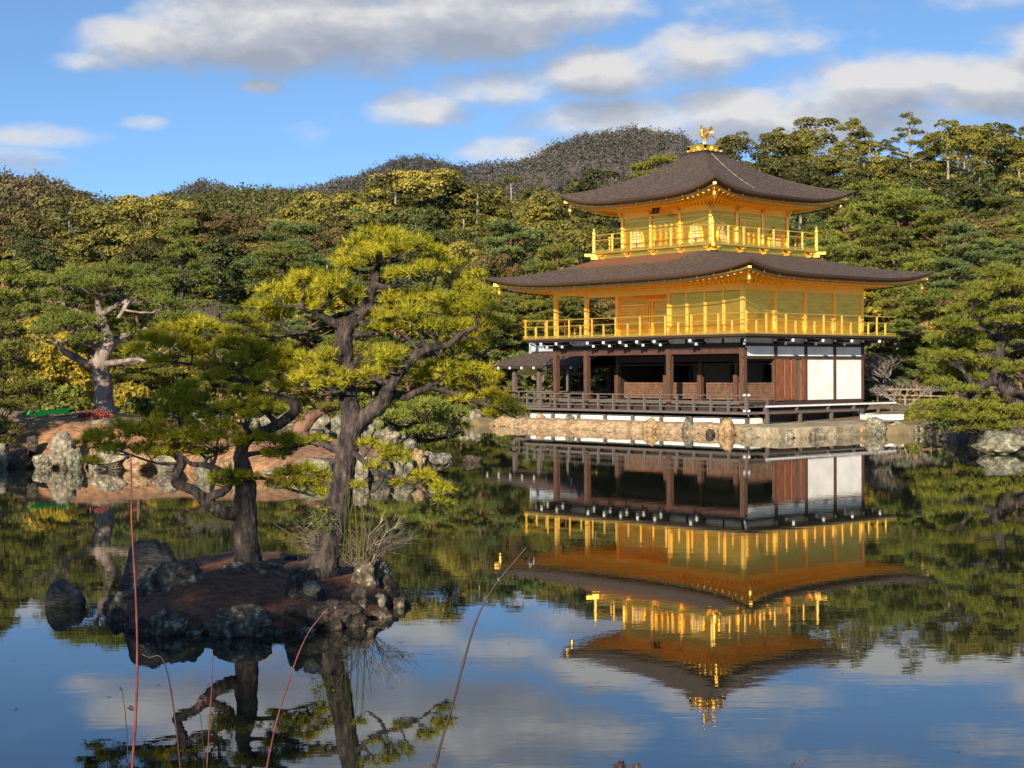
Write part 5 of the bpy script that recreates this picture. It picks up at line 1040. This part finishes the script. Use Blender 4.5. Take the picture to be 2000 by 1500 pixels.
custom_pine('shore_pine', 'large layered pine leaning over the water right of the pavilion', 'pine tree', 53,
  [(1998, 806, 44), (1982, 780, 36), (1965, 755, 32), (1950, 735, 28), (1946, 712, 25), (1952, 685, 22), (1958, 655, 18), (1956, 625, 15), (1960, 590, 11), (1958, 560, 7)],
  [[(1950, 742, 20), (1930, 748, 17, -.3), (1908, 760, 15, -.5), (1885, 778, 13, -.7), (1862, 786, 9, -.9), (1840, 795, 5, -1)], [(1950, 700, 14), (1915, 692, 11, .4), (1880, 690, 7, .6), (1845, 700, 4, .6)], [(1955, 660, 13), (1925, 645, 9, -.4), (1885, 640, 6, -.6)], [(1955, 690, 13), (1990, 680, 10, .5), (2030, 675, 6, .6)], [(1975, 772, 14), (1995, 765, 10, -.8), (2030, 770, 7, -1)]],
  [(1958, 545, 44, 15), (1985, 565, 46, 15), (1925, 572, 44, 14), (1900, 590, 40, 13), (1960, 590, 52, 15), (2000, 600, 46, 15), (1880, 612, 40, 12), (1930, 620, 50, 14), (1985, 632, 50, 14), (1862, 640, 42, 13), (1905, 650, 50, 14), (1958, 660, 42, 13), (2005, 655, 40, 14), (1850, 672, 42, 12), (1890, 682, 46, 12), (1930, 690, 42, 12), (1835, 698, 34, 10), (1870, 705, 42, 12), (1995, 700, 50, 14), (1920, 718, 46, 12), (1858, 730, 44, 12), (1895, 742, 42, 11), (1850, 755, 40, 10), (2000, 730, 44, 14), (1880, 765, 34, 9, -1),
   (1815, 800, 34, 10, -1), (1850, 795, 40, 12, -1), (1885, 800, 40, 12, -1), (1835, 818, 44, 11, -1), (1880, 820, 46, 12, -1.2), (1925, 805, 40, 13, -.8), (1920, 828, 44, 13, -1.2), (1965, 818, 42, 14, -1), (2000, 812, 40, 14, -1), (1970, 842, 40, 12, -1.4), (1905, 842, 34, 9, -1.2), (1945, 858, 30, 9, -1.5), (1945, 785, 36, 11, .5), (1995, 845, 34, 12, -1)],
  'pine_bark', 'needles_green', .17, 3.4, 9, .028, 9, dspread=1.4, size=2.2)
# dry grass, bamboo wisps and bare twigs at the leaning pine
e = empty('dry_shrub', tuple(at(715, 1100, 17.9)), 'leafless twiggy shrub with dry straw tips beside the leaning pine', 'shrub'); o0 = at(715, 1100, 17.9); rg = random.Random(5); m = MB(); m2 = MB()
for i in range(70):
    tx, ty = rg.uniform(560, 815), 0; side_ = (tx - 700) / 110; ty = 1085 - rg.uniform(0, 1) * 95 * (1 - .35 * abs(side_)); mm = m2 if tx > 745 and rg.random() < .3 else m
    a = np.array([rg.uniform(-.1, .1), rg.uniform(-.1, .1), -.05]); b_ = at(tx, ty, 17.9 + rg.uniform(-.35, .35)) - o0; c_ = a * .5 + b_ * .5 + np.array([0, 0, .10]) + np.array([rg.gauss(0, .04) for _ in range(3)])
    mm.tube([a, c_, b_], [.0045, .003, .0018], 4, cap=False)
    for k in range(5):
        f = rg.uniform(.4, 1); p = a * (1 - f) ** 2 + 2 * c_ * f * (1 - f) + b_ * f * f; q = p + (b_ - a) * rg.uniform(.1, .3) + np.array([rg.gauss(0, .07), rg.gauss(0, .07), rg.gauss(.02, .06)]); mm.tube([p, q], [.003, .0016], 3, cap=False)
m.build('twigs', 'twig', e); m2.build('dry_tips', 'straw', e)
e = empty('bamboo_grass', tuple(at(668, 1075, 17.55)), 'thin green grass stalks standing against the leaning pine trunk', 'grass'); o0 = at(668, 1075, 17.55); m = MB(); V = []
for i in range(13):
    x = rg.uniform(668, 712); a = at(x, 1095, 17.5 + rg.uniform(-.1, .3)) - o0; b_ = at(x + rg.uniform(-14, 14), rg.uniform(940, 1010), 17.5) - o0; m.tube([a, (a + b_) / 2 + np.array([.01, 0, 0]), b_], [.005, .004, .002], 4, cap=False)
m.build('stalks', 'garden_needles', e)
rng = np.random.default_rng(3); C_ = np.array([at(rng.uniform(610, 650), rng.uniform(985, 1035), 17.5) - o0 for _ in range(22)]); link('leaves', soup('leaves', needle_tufts(C_, np.tile([0, 0, -.6], (22, 1)), 6, .12, .014, .8, rng), 3, 'fresh_needles'), e)
# ================================================================= tree kinds for the woods, each built once and copied
def tree(name, H, trunkH, tr, crown_me, bark, leafname='crown', extra=None, lean=0.):
    e = empty(name); m = MB(); pts = [(0, 0, -.6)] + [(lean * (f ** 2) * H * .2 + .05 * math.sin(f * 7), .05 * math.cos(f * 5), f * trunkH) for f in np.linspace(0, 1, 8)]
    m.tube(pts, [tr * 1.3] + [tr * (1 - .75 * f) for f in np.linspace(0, 1, 8)], 8)
    if extra: extra(m)
    m.build('trunk', bark, e, True); link(leafname, crown_me, e); return e
def lobed(seed, H, R_, base, nl, nleaf, size, leaf, form, lob=1.3, squash=.8):
    rng = np.random.default_rng(seed); C = []; Rl = []
    for i in range(nl):
        f = rng.uniform(0, 1) ** .8; z = base + (H - lob * .8 - base) * f
        if form == 'round': r = R_ * math.sqrt(max(0., 1 - ((f - .38) / .68) ** 2))
        elif form == 'cone': r = R_ * (1 - f) ** .75 * (1.1 if f > .08 else .7) + .2
        else: r = R_ * (1 - f ** 2.2) ** .5 * (.8 + .2 * math.sin(f * 9)) + .25
        a = rng.uniform(0, 2 * math.pi); q = rng.uniform(.7, 1.08) * r; C.append((math.cos(a) * q, math.sin(a) * q, z)); Rl.append(lob * rng.uniform(.6, 1.2) * (.55 if form != 'round' and f > .8 else 1))
    C = np.array(C); Rl = np.array(Rl); w_ = Rl ** 2 / (Rl ** 2).sum(); li = rng.choice(nl, nleaf, p=w_); d = unit(rng.normal(0, 1, (nleaf, 3)) + unit(C[li] * [1, 1, .3] + [0, 0, .001]) * .7 + [0, 0, .8])
    Pp = C[li] + d * (Rl[li][:, None] * rng.uniform(.72, 1.06, (nleaf, 1))) * [1, 1, squash]
    return soup('crown', leaf_quads(Pp, d, size, rng, .38), 4, leaf)
def layered(seed, H, R_, base, npads, leaf, nl=.24, pr=1.15, tufts=330, k=6, w_=.055):
    rng = np.random.default_rng(seed); TP = []; TD = []; B_ = MB(); B_ctr = []
    for i in range(npads):
        f = (i + .5) / npads; z = base + (H - base) * f; a = i * 2.4 + rng.uniform(-.5, .5); rr = R_ * (1 - f ** 1.7 * .85) * rng.uniform(.45, 1.) ; c = np.array([math.cos(a) * rr, math.sin(a) * rr, z]); rx = pr * rng.uniform(.8, 1.35) * (1 - .35 * f)
        n = int(tufts * (rx / pr) ** 2); q = rng.normal(0, 1, (n, 3)); nb = 6; sub = np.stack([rng.uniform(-.6, .6, nb), rng.uniform(-.6, .6, nb), rng.uniform(-.15, .15, nb)], 1) * rx
        d = unit(q * [1, 1, .7]); d[:, 2] = np.abs(d[:, 2]) - .15; Pp = c + sub[rng.integers(0, nb, n)] + d * [rx * .52, rx * .52, rx * .34] * rng.uniform(.7, 1.05, (n, 1)); TP.append(Pp); TD.append(unit(d + [0, 0, .7])); B_ctr.append((c, rx))
    TP = np.concatenate(TP); TD = np.concatenate(TD); me = soup('crown', needle_tufts(TP, TD, k, nl, w_, .7, rng), 3, leaf)
    def br(m):
        for c, rx in B_ctr: m.tube([(0, 0, max(.3, c[2] - rx * .9)), (c[0] * .5, c[1] * .5, c[2] - rx * .55), (c[0], c[1], c[2] - rx * .15)], [.09, .06, .025], 5, cap=False)
    return me, br
KIND = {}
def reg(k, e, H): KIND.setdefault(k, []).append((e, H))
for i, (lf) in enumerate(['olive_leaves', 'olive_leaves', 'olive_leaves', 'dark_leaves', 'dark_leaves', 'brown_leaves', 'gold_leaves']):
    sh = [(12, 4.6), (13, 4.2), (11, 5.0), (12, 4.6), (10, 4.6), (11, 4.4), (6, 2.6)][i]
    me = lobed(30 + i, sh[0], sh[1], 1.2 if i < 6 else .5, 66 if i < 6 else 34, 20000 if i < 6 else 6000, .115 if i < 6 else .12, lf, ('cone' if i in (1, 4) else 'round'), lob=1.05 if i < 6 else .6, squash=.62)
    reg(['round', 'round', 'round', 'dark', 'dark', 'brown', 'gold'][i], tree('evergreen_oak', sh[0], sh[0] * .7, .28, me, 'grey_bark'), sh[0])
for i in range(3): me = lobed(50 + i, 14, [2.9, 2.5, 3.3][i], 2.5, 75, 16000, .12, 'cypress_leaves', 'cone' if i == 1 else 'dome', lob=.95, squash=.75); reg('cypress', tree('cypress', 14, 13.4, .22, me, 'grey_bark'), 14)
for i in range(3):
    def dead(m, i=i):
        rg = random.Random(70 + i)
        for j in range(14): z = rg.uniform(4, 10); a = rg.uniform(0, 6.28); L = rg.uniform(.8, 2.2); m.tube([(0, 0, z), (math.cos(a) * L * .5, math.sin(a) * L * .5, z + .3), (math.cos(a) * L, math.sin(a) * L, z + .1)], [.05, .03, .012], 4, cap=False)
    me = lobed(60 + i, 15, 2.3, 10.9, 40, 8000, .12, 'cypress_leaves', 'dome', lob=.9); reg('tall', tree('tall_cypress', 15, 14.4, .24, me, 'grey_bark', extra=dead), 15)
for i in range(5):
    lf = ['garden_needles', 'fresh_needles', 'garden_needles', 'blue_needles', 'blue_needles'][i]; H = [8, 7, 9, 9, 8][i]; me, br = layered(80 + i, H, [2.9, 3.1, 2.6, 2.8, 3.0][i], 1.6, [20, 18, 22, 21, 19][i], lf); reg('pine' if i < 3 else 'bluepine', tree('garden_pine', H, H * .92, .2, me, 'red_bark', extra=br, lean=.3 * (-1) ** i), H)
me, br = layered(90, 11, 2.3, .8, 30, 'fresh_needles', pr=.85, tufts=170); reg('spire', tree('young_fir', 11, 10.6, .2, me, 'pine_bark', extra=br), 11)
me, br = layered(91, 14, 2.2, 9.5, 10, 'garden_needles', pr=.9, tufts=150); reg('lonepine', tree('tall_red_pine', 14, 13.6, .24, me, 'grey_bark', extra=br), 14)
def bare(seed, bark, H=7, n=5):
    rg = random.Random(seed); e = empty('bare_tree'); m = MB(); t_ = MB()
    def grow(p, d, L, r, lev):
        q = p + d * L; mid = (p + q) / 2 + Vector((rg.gauss(0, L * .06), rg.gauss(0, L * .06), rg.gauss(0, L * .04))); (m if lev < 3 else t_).tube([p, mid, q], [r, r * .85, r * .68], 6 if lev < 3 else 3, cap=False)
        if lev >= 6: return
        for k in range(3 if 0 < lev < 5 else 2):
            nd = (d + Vector((rg.gauss(0, .42), rg.gauss(0, .42), rg.uniform(0, .5)))).normalized(); grow(q if k < 2 else mid, nd, L * rg.uniform(.62, .85), r * .62, lev + 1)
    for k in range(3): grow(Vector((0, 0, -.2)), Vector((rg.gauss(0, .3), rg.gauss(0, .3), 1)).normalized(), H * .26, .13, 0)
    m.build('trunk', bark, e, True); t_.build('branches', bark, e); return e
reg('bare', bare(5, 'grey_bark'), 7); reg('bare', bare(8, 'grey_bark'), 7); reg('bare', bare(12, 'twig'), 7)
USED = set(); PLACED = []
LB = {'round': ('evergreen tree', 'rounded olive green evergreen tree'), 'dark': ('evergreen tree', 'dark green domed evergreen tree'), 'brown': ('evergreen tree', 'brownish domed tree'), 'gold': ('small tree', 'small golden leaved tree'),
      'cypress': ('cypress tree', 'tall olive cypress tree'), 'tall': ('cypress tree', 'tall bare trunked cypress'), 'pine': ('pine tree', 'green layered garden pine'), 'bluepine': ('pine tree', 'bluish green layered pine'),
      'spire': ('fir tree', 'pointed bright green young fir'), 'lonepine': ('pine tree', 'lone pine with long pale trunk'), 'bare': ('bare tree', 'leafless tree with pale branches')}
def zone(px):
    for lim, z in ((150, 'at the far left'), (420, 'behind the left island'), (700, 'between island and leaning pine'), (960, 'left of the roofs'), (1200, 'behind the left eaves'), (1480, 'behind the roof peak'), (1720, 'behind the right eaves'), (1880, 'right of the pavilion')):
        if px < lim: return z
    return 'at the far right'
def place(kind, px, pyt, D, seed, wide=1., row=None):
    lst = KIND[kind]; v = seed % len(lst); e, H = lst[v]; z0 = gz(px, D) - .05; zt = at(px, pyt, D)[2]; s = max(.25, (zt - z0) / H)
    if e.name in USED: o = copy_tree(e)
    else: o = e; USED.add(e.name)
    p = cw((px - 1000) / FPX * D, D, z0); o.location = p; rg = random.Random(seed * 7 + int(px)); o.rotation_euler = (0, 0, rg.uniform(0, 6.28)); w_ = s * wide; 
    if w_ < .62: w_ = .62 * min(1.25, wide)
    w_ = min(w_, s * 1.9); o.scale = (w_, w_, s)
    PLACED.append([o, kind, px, pyt, D, row]); return o
HAND = [  # kind, px, row of the top, depth, width factor
 ('dark', -10, 388, 140, 1.1), ('brown', 30, 405, 128, 1), ('round', 112, 386, 132, 1.25), ('round', 70, 440, 122, 1), ('round', 185, 402, 136, 1.1), ('round', 245, 392, 145, 1.1), ('round', 300, 378, 150, 1.2), ('round', 352, 398, 148, 1.1), ('brown', 420, 410, 150, 1), ('brown', 465, 408, 155, 1), ('brown', 515, 425, 150, 1), ('round', 560, 420, 160, 1), ('cypress', 600, 398, 168, 1.1), ('round', 640, 372, 172, 1.1), ('cypress', 690, 362, 172, 1.2), ('cypress', 730, 345, 172, 1.2), ('cypress', 775, 325, 168, 1.3), ('round', 815, 324, 168, 1.3), ('dark', 770, 385, 155, 1.1), ('dark', 840, 392, 150, 1.2), ('cypress', 868, 348, 170, 1.2), ('cypress', 915, 352, 172, 1.2), ('cypress', 955, 350, 175, 1.1), ('cypress', 1000, 338, 178, 1.2), ('cypress', 1050, 355, 175, 1.1), ('round', 1095, 372, 165, 1), ('cypress', 1130, 350, 178, 1),
 ('bare', 1225, 285, 165, 1.3), ('round', 1185, 325, 170, 1), ('pine', 1285, 305, 168, 1.2), ('round', 1330, 318, 170, 1), ('cypress', 1430, 285, 178, 1.2), ('round', 1478, 250, 175, 1.1), ('cypress', 1520, 262, 180, 1.1), ('round', 1596, 220, 180, 1.1), ('cypress', 1560, 270, 178, 1.2), ('lonepine', 1668, 232, 178, 1.1), ('round', 1640, 268, 172, 1), ('cypress', 1700, 272, 176, 1.2), ('cypress', 1740, 262, 182, 1.1), ('lonepine', 1778, 222, 168, 1), ('cypress', 1812, 262, 180, 1.2),
 ('tall', 1852, 228, 176, 1.1), ('tall', 1893, 238, 182, 1.1), ('tall', 1915, 244, 188, 1), ('tall', 1872, 250, 192, 1.1), ('tall', 1940, 234, 184, 1.1), ('cypress', 1968, 232, 172, 1.2), ('cypress', 2005, 236, 170, 1.2), ('cypress', 2040, 230, 176, 1.2), ('tall', 1905, 258, 200, 1), ('tall', 1925, 262, 206, 1.1), ('tall', 1885, 262, 208, 1.1), ('dark', 1895, 300, 225, 1.3), ('dark', 1940, 290, 225, 1.3), ('dark', 1860, 290, 225, 1.3), ('dark', 1985, 285, 222, 1.4), ('dark', 2040, 290, 222, 1.4), ('round', 1815, 292, 218, 1.4), ('dark', 1765, 300, 222, 1.4), ('round', 1705, 300, 218, 1.4), ('dark', 1650, 292, 222, 1.4), ('round', 1600, 285, 218, 1.4), ('dark', 1545, 300, 222, 1.4), ('round', 1490, 300, 215, 1.3), ('dark', 1430, 320, 215, 1.3), ('dark', 1930, 330, 160, 1.0), ('dark', 1880, 345, 158, .8),
 ('spire', 355, 432, 98, 1.2), ('dark', 432, 450, 108, 1.2), ('dark', 395, 470, 112, 1), ('bluepine', 570, 438, 106, 1.3), ('pine', 560, 478, 92, 1.3), ('bluepine', 610, 500, 95, 1.2), ('round', 500, 465, 118, 1), ('brown', 640, 440, 125, 1), ('dark', 20, 440, 112, 1.1), ('round', 150, 455, 114, 1.1), ('round', 240, 440, 116, 1.2), ('round', 310, 470, 108, 1), ('bare', 448, 545, 88, 1.2), ('bare', 55, 560, 86, 1.), ('gold', 35, 600, 80, 1.3), ('gold', 95, 632, 76.8, 1), ('gold', 640, 560, 90, 1),
 ('round', 880, 440, 118, 1.2), ('bluepine', 1000, 438, 106, 1.4), ('brown', 960, 490, 98, .8), ('dark', 1030, 500, 100, .9), ('round', 1060, 430, 112, 1.1), ('pine', 1085, 480, 92, 1.1), ('round', 930, 470, 108, 1.), ('bluepine', 720, 470, 100, 1.2), ('dark', 800, 470, 112, 1.1),
 ('pine', 1715, 362, 118, 1.4), ('pine', 1770, 380, 112, 1.5), ('pine', 1650, 420, 104, 1.3), ('pine', 1830, 415, 108, 1.4), ('pine', 1735, 440, 98, 1.4), ('brown', 1925, 418, 112, 1.5), ('round', 1985, 400, 118, 1.2), ('bluepine', 1880, 440, 102, 1.3), ('bluepine', 1985, 470, 96, 1.4), ('pine', 1690, 490, 92, 1.3), ('pine', 1800, 500, 92, 1.4), ('bluepine', 1860, 510, 90, 1.3), ('pine', 1935, 520, 88, 1.3), ('brown', 1900, 560, 84, 1), ('pine', 1740, 565, 84, 1.2), ('pine', 1820, 570, 80, 1.4), ('pine', 1990, 540, 82, 1.3), ('pine', 1870, 620, 74, 1.1), ('bluepine', 1790, 640, 78, 1.), ('bare', 1742, 668, 77, 1.4), ('bare', 1768, 725, 74, .9), ('bare', 1720, 690, 80, 1.2),
 ('pine', 1620, 470, 98, 1.2), ('pine', 1100, 575, 88, 1.2), ('pine', 1050, 560, 94, 1.1), ('pine', 1000, 575, 93, 1.1), ('bluepine', 940, 560, 88, 1.1), ('pine', 1150, 600, 94, 1.2), ('pine', 1040, 650, 92, 1), ('pine', 1125, 660, 90, 1), ('pine', 900, 620, 80, 1.1), ('pine', 850, 560, 86, 1.2), ('bluepine', 780, 590, 84, 1.2), ('pine', 700, 600, 82, 1.2), ('pine', 520, 610, 82, 1.2), ('bluepine', 600, 570, 86, 1.2), ('pine', 430, 640, 80, 1.1), ('pine', 340, 590, 82, 1.2), ('bluepine', 270, 520, 90, 1.1), ('pine', 20, 520, 86, 1.1), ('pine', 130, 600, 80, 1.), ('pine', 230, 690, 77.5, .9), ('pine', 60, 690, 77, .9), ('pine', 560, 690, 78, .9), ('pine', 800, 700, 78, .9), ('pine', 900, 715, 78, .8), ('pine', 680, 690, 78.5, .9)]
for i, (k, px, pyt, D, wd) in enumerate(HAND): place(k, px, pyt, D, i * 5 + int(px) % 3, wd, 'hand')
SKYL = [(-200, 395), (0, 400), (110, 395), (200, 412), (300, 388), (420, 415), (520, 432), (600, 405), (720, 360), (800, 332), (870, 358), (1000, 350), (1100, 372), (1200, 350), (1300, 345), (1400, 340), (1480, 270), (1590, 245), (1700, 285), (1850, 262), (2000, 245), (2300, 240)]
FRT = [(-200, 600), (0, 610), (300, 640), (600, 650), (1000, 640), (1200, 620), (1600, 560), (1750, 600), (2000, 560), (2300, 560)]
rg = random.Random(77); rows_ = [(86, 0.), (96, .22), (107, .40), (119, .56), (134, .70), (151, .84), (170, .97)]
for ri, (D, f) in enumerate(rows_):
    step = [118, 118, 128, 138, 140, 128, 105][ri]; px = -120 + rg.uniform(0, step)
    while px < 2120:
        yt = interp(px, FRT) * (1 - f) + interp(px, SKYL) * f + rg.uniform(-14, 22); left = px < 1150
        pool = (['pine', 'bluepine', 'pine', 'gold', 'dark', 'round'], ['pine', 'round', 'bluepine', 'dark', 'brown'], ['round', 'bluepine', 'dark', 'brown', 'round'] if left else ['pine', 'bluepine', 'pine', 'brown'], ['round', 'dark', 'round', 'brown'] if left else ['pine', 'round', 'bluepine', 'dark'], ['round', 'round', 'dark', 'brown'], ['round', 'cypress', 'dark', 'round'], ['cypress', 'round', 'cypress', 'cypress'])[ri]
        if not (1845 < px < 1945 and 118 < D < 180) and not (940 < px < 1130 and D < 92): place(rg.choice(pool), px, yt, D + rg.uniform(-4, 4), rg.randrange(1000), rg.uniform(1.15, 1.6), ri)
        px += step * rg.uniform(.8, 1.2)
# dense low growth closing the gaps on the slope under the trees
def ground_cover(name, leaf, label, n, seed, D0, D1, p0, p1, size, hgt):
    rng = np.random.default_rng(seed); P_ = []
    for i in range(n): p = rng.uniform(p0, p1); D = rng.uniform(D0, D1); P_.append(cw((p - 1000) / FPX * D, D, gz(p, D)))
    P_ = np.array(P_); Cn = np.repeat(P_, 14, 0) + rng.normal(0, 1, (n * 14, 3)) * [.45, .45, hgt * .4] + [0, 0, hgt * .5]; d = unit(rng.normal(0, 1, (n * 14, 3)) + [0, 0, .8]); o = link(name, soup(name, leaf_quads(Cn, d, size, rng, .7), 4, leaf)); tag(o, label, 'undergrowth', kind='stuff')
ground_cover('undergrowth', 'dark_leaves', 'dark undergrowth covering the wooded slope below the trees', 3600, 5, 79, 212, -260, 2260, .26, 1.1)
ground_cover('bank_planting', 'garden_needles', 'low green planting along the edge of the far bank', 900, 6, 76.2, 80, -250, 925, .11, .7)
ground_cover('shore_planting', 'dark_leaves', 'low dark growth on the shaded shore under the right pine', 260, 8, 56, 63, 1830, 2300, .10, .5)
# labels: kind + zone + order, so that every tree is singled out
bykey = {}
for q in PLACED: bykey.setdefault((q[1], zone(q[2]), 'upper' if q[4] > 145 else 'middle' if q[4] > 100 else 'lower'), []).append(q)
ORD = ['first', 'second', 'third', 'fourth', 'fifth', 'sixth', 'seventh', 'eighth', 'ninth', 'tenth', 'eleventh', 'twelfth']
for (k, z, r_), lst in bykey.items():
    lst.sort(key=lambda q: q[2])
    for i, q in enumerate(lst):
        c, base = LB[k]; lab = base + ' ' + z + ', ' + r_ + ' slope' + (', ' + ORD[min(i, 11)] + ' from left' if len(lst) > 1 else '')
        tag(q[0], lab, c, {'round': 'olive evergreens on the slope', 'dark': 'dark evergreens on the slope', 'brown': 'brownish trees on the slope', 'gold': 'golden trees by the far bank', 'cypress': 'cypresses along the skyline', 'tall': 'bare trunked cypresses on the right skyline', 'pine': 'green garden pines behind the pond', 'bluepine': 'bluish pines behind the pond', 'spire': None, 'lonepine': 'lone pines on the skyline', 'bare': 'leafless trees behind the pond'}[k])
# trees standing on the near bank behind the photographer; they throw the shade on the islet
def shade_tree(target, dist, kind, s, label, sx=1., dz=0.):
    p = Vector(target) + SD * dist; lst = KIND[kind]; e, H = lst[0]; o = copy_tree(e); z0 = 1.; sz = (p.z + dz - z0) / (H * .62); o.scale = (s * sx, s * sx, sz); o.location = (p.x, p.y, z0); return tag(o, label, 'evergreen tree', 'evergreens on the near bank')
def screen(px, D, zt, d_, rw, label, kind='round', v=0):
    p = at(px, 1100, D); x, y = p[0] + SD.x / math.cos(SUN_EL) * d_, p[1] + SD.y / math.cos(SUN_EL) * d_; top = zt + d_ * math.tan(SUN_EL); e, H = KIND[kind][v]
    o = copy_tree(e); o.location = (x, y, .9); rb = 4.6 if kind == 'round' else 2.9; o.scale = (rw / rb, rw / rb, (top - .9) / H); o.rotation_euler = (0, 0, px); return tag(o, label, 'evergreen tree', 'evergreens on the near bank')
screen(320, 18, 3.75, 33, 2.2, 'tree on the near bank shading the left islet pine')
screen(175, 18, 1.9, 33, 1.0, 'narrow tree on the near bank shading the outer left pine branch', 'cypress', 0)
screen(480, 18, 2.2, 34, .8, 'narrow tree on the near bank shading the bent pine trunk', 'cypress', 2)
screen(420, 16.5, .85, 31, 2.2, 'evergreen on the near bank shading the islet front rocks', v=2)
screen(610, 17, 1.0, 32, 2.6, 'evergreen on the near bank shading the islet ground', v=1)
screen(985, 17.5, 4.1, 34, 1.05, 'evergreen on the near bank shading the right pine branches', 'round', 1)
screen(800, 17.5, 1.35, 31, .6, 'low tree on the near bank shading the hanging pine twigs', 'cypress', 0)
screen(-20, 43, 2.5, 20, 2.6, 'evergreen on the left bank shading the island shore', v=1)
screen(-260, 44, 3.0, 19, 3.2, 'evergreen on the left bank farther outside the view', v=0)
for i in range(9):
    p = cw(-46 + i * 12, -34 - 4 * (i % 2), .9); e, H = KIND['round'][i % 3]; o = copy_tree(e); o.location = p; o.scale = (1.2, 1.2, .62 + .08 * (i % 3)); tag(o, 'evergreen in the row far behind the viewpoint, number ' + ORD[i] + ' from left', 'evergreen tree', 'evergreens on the near bank')
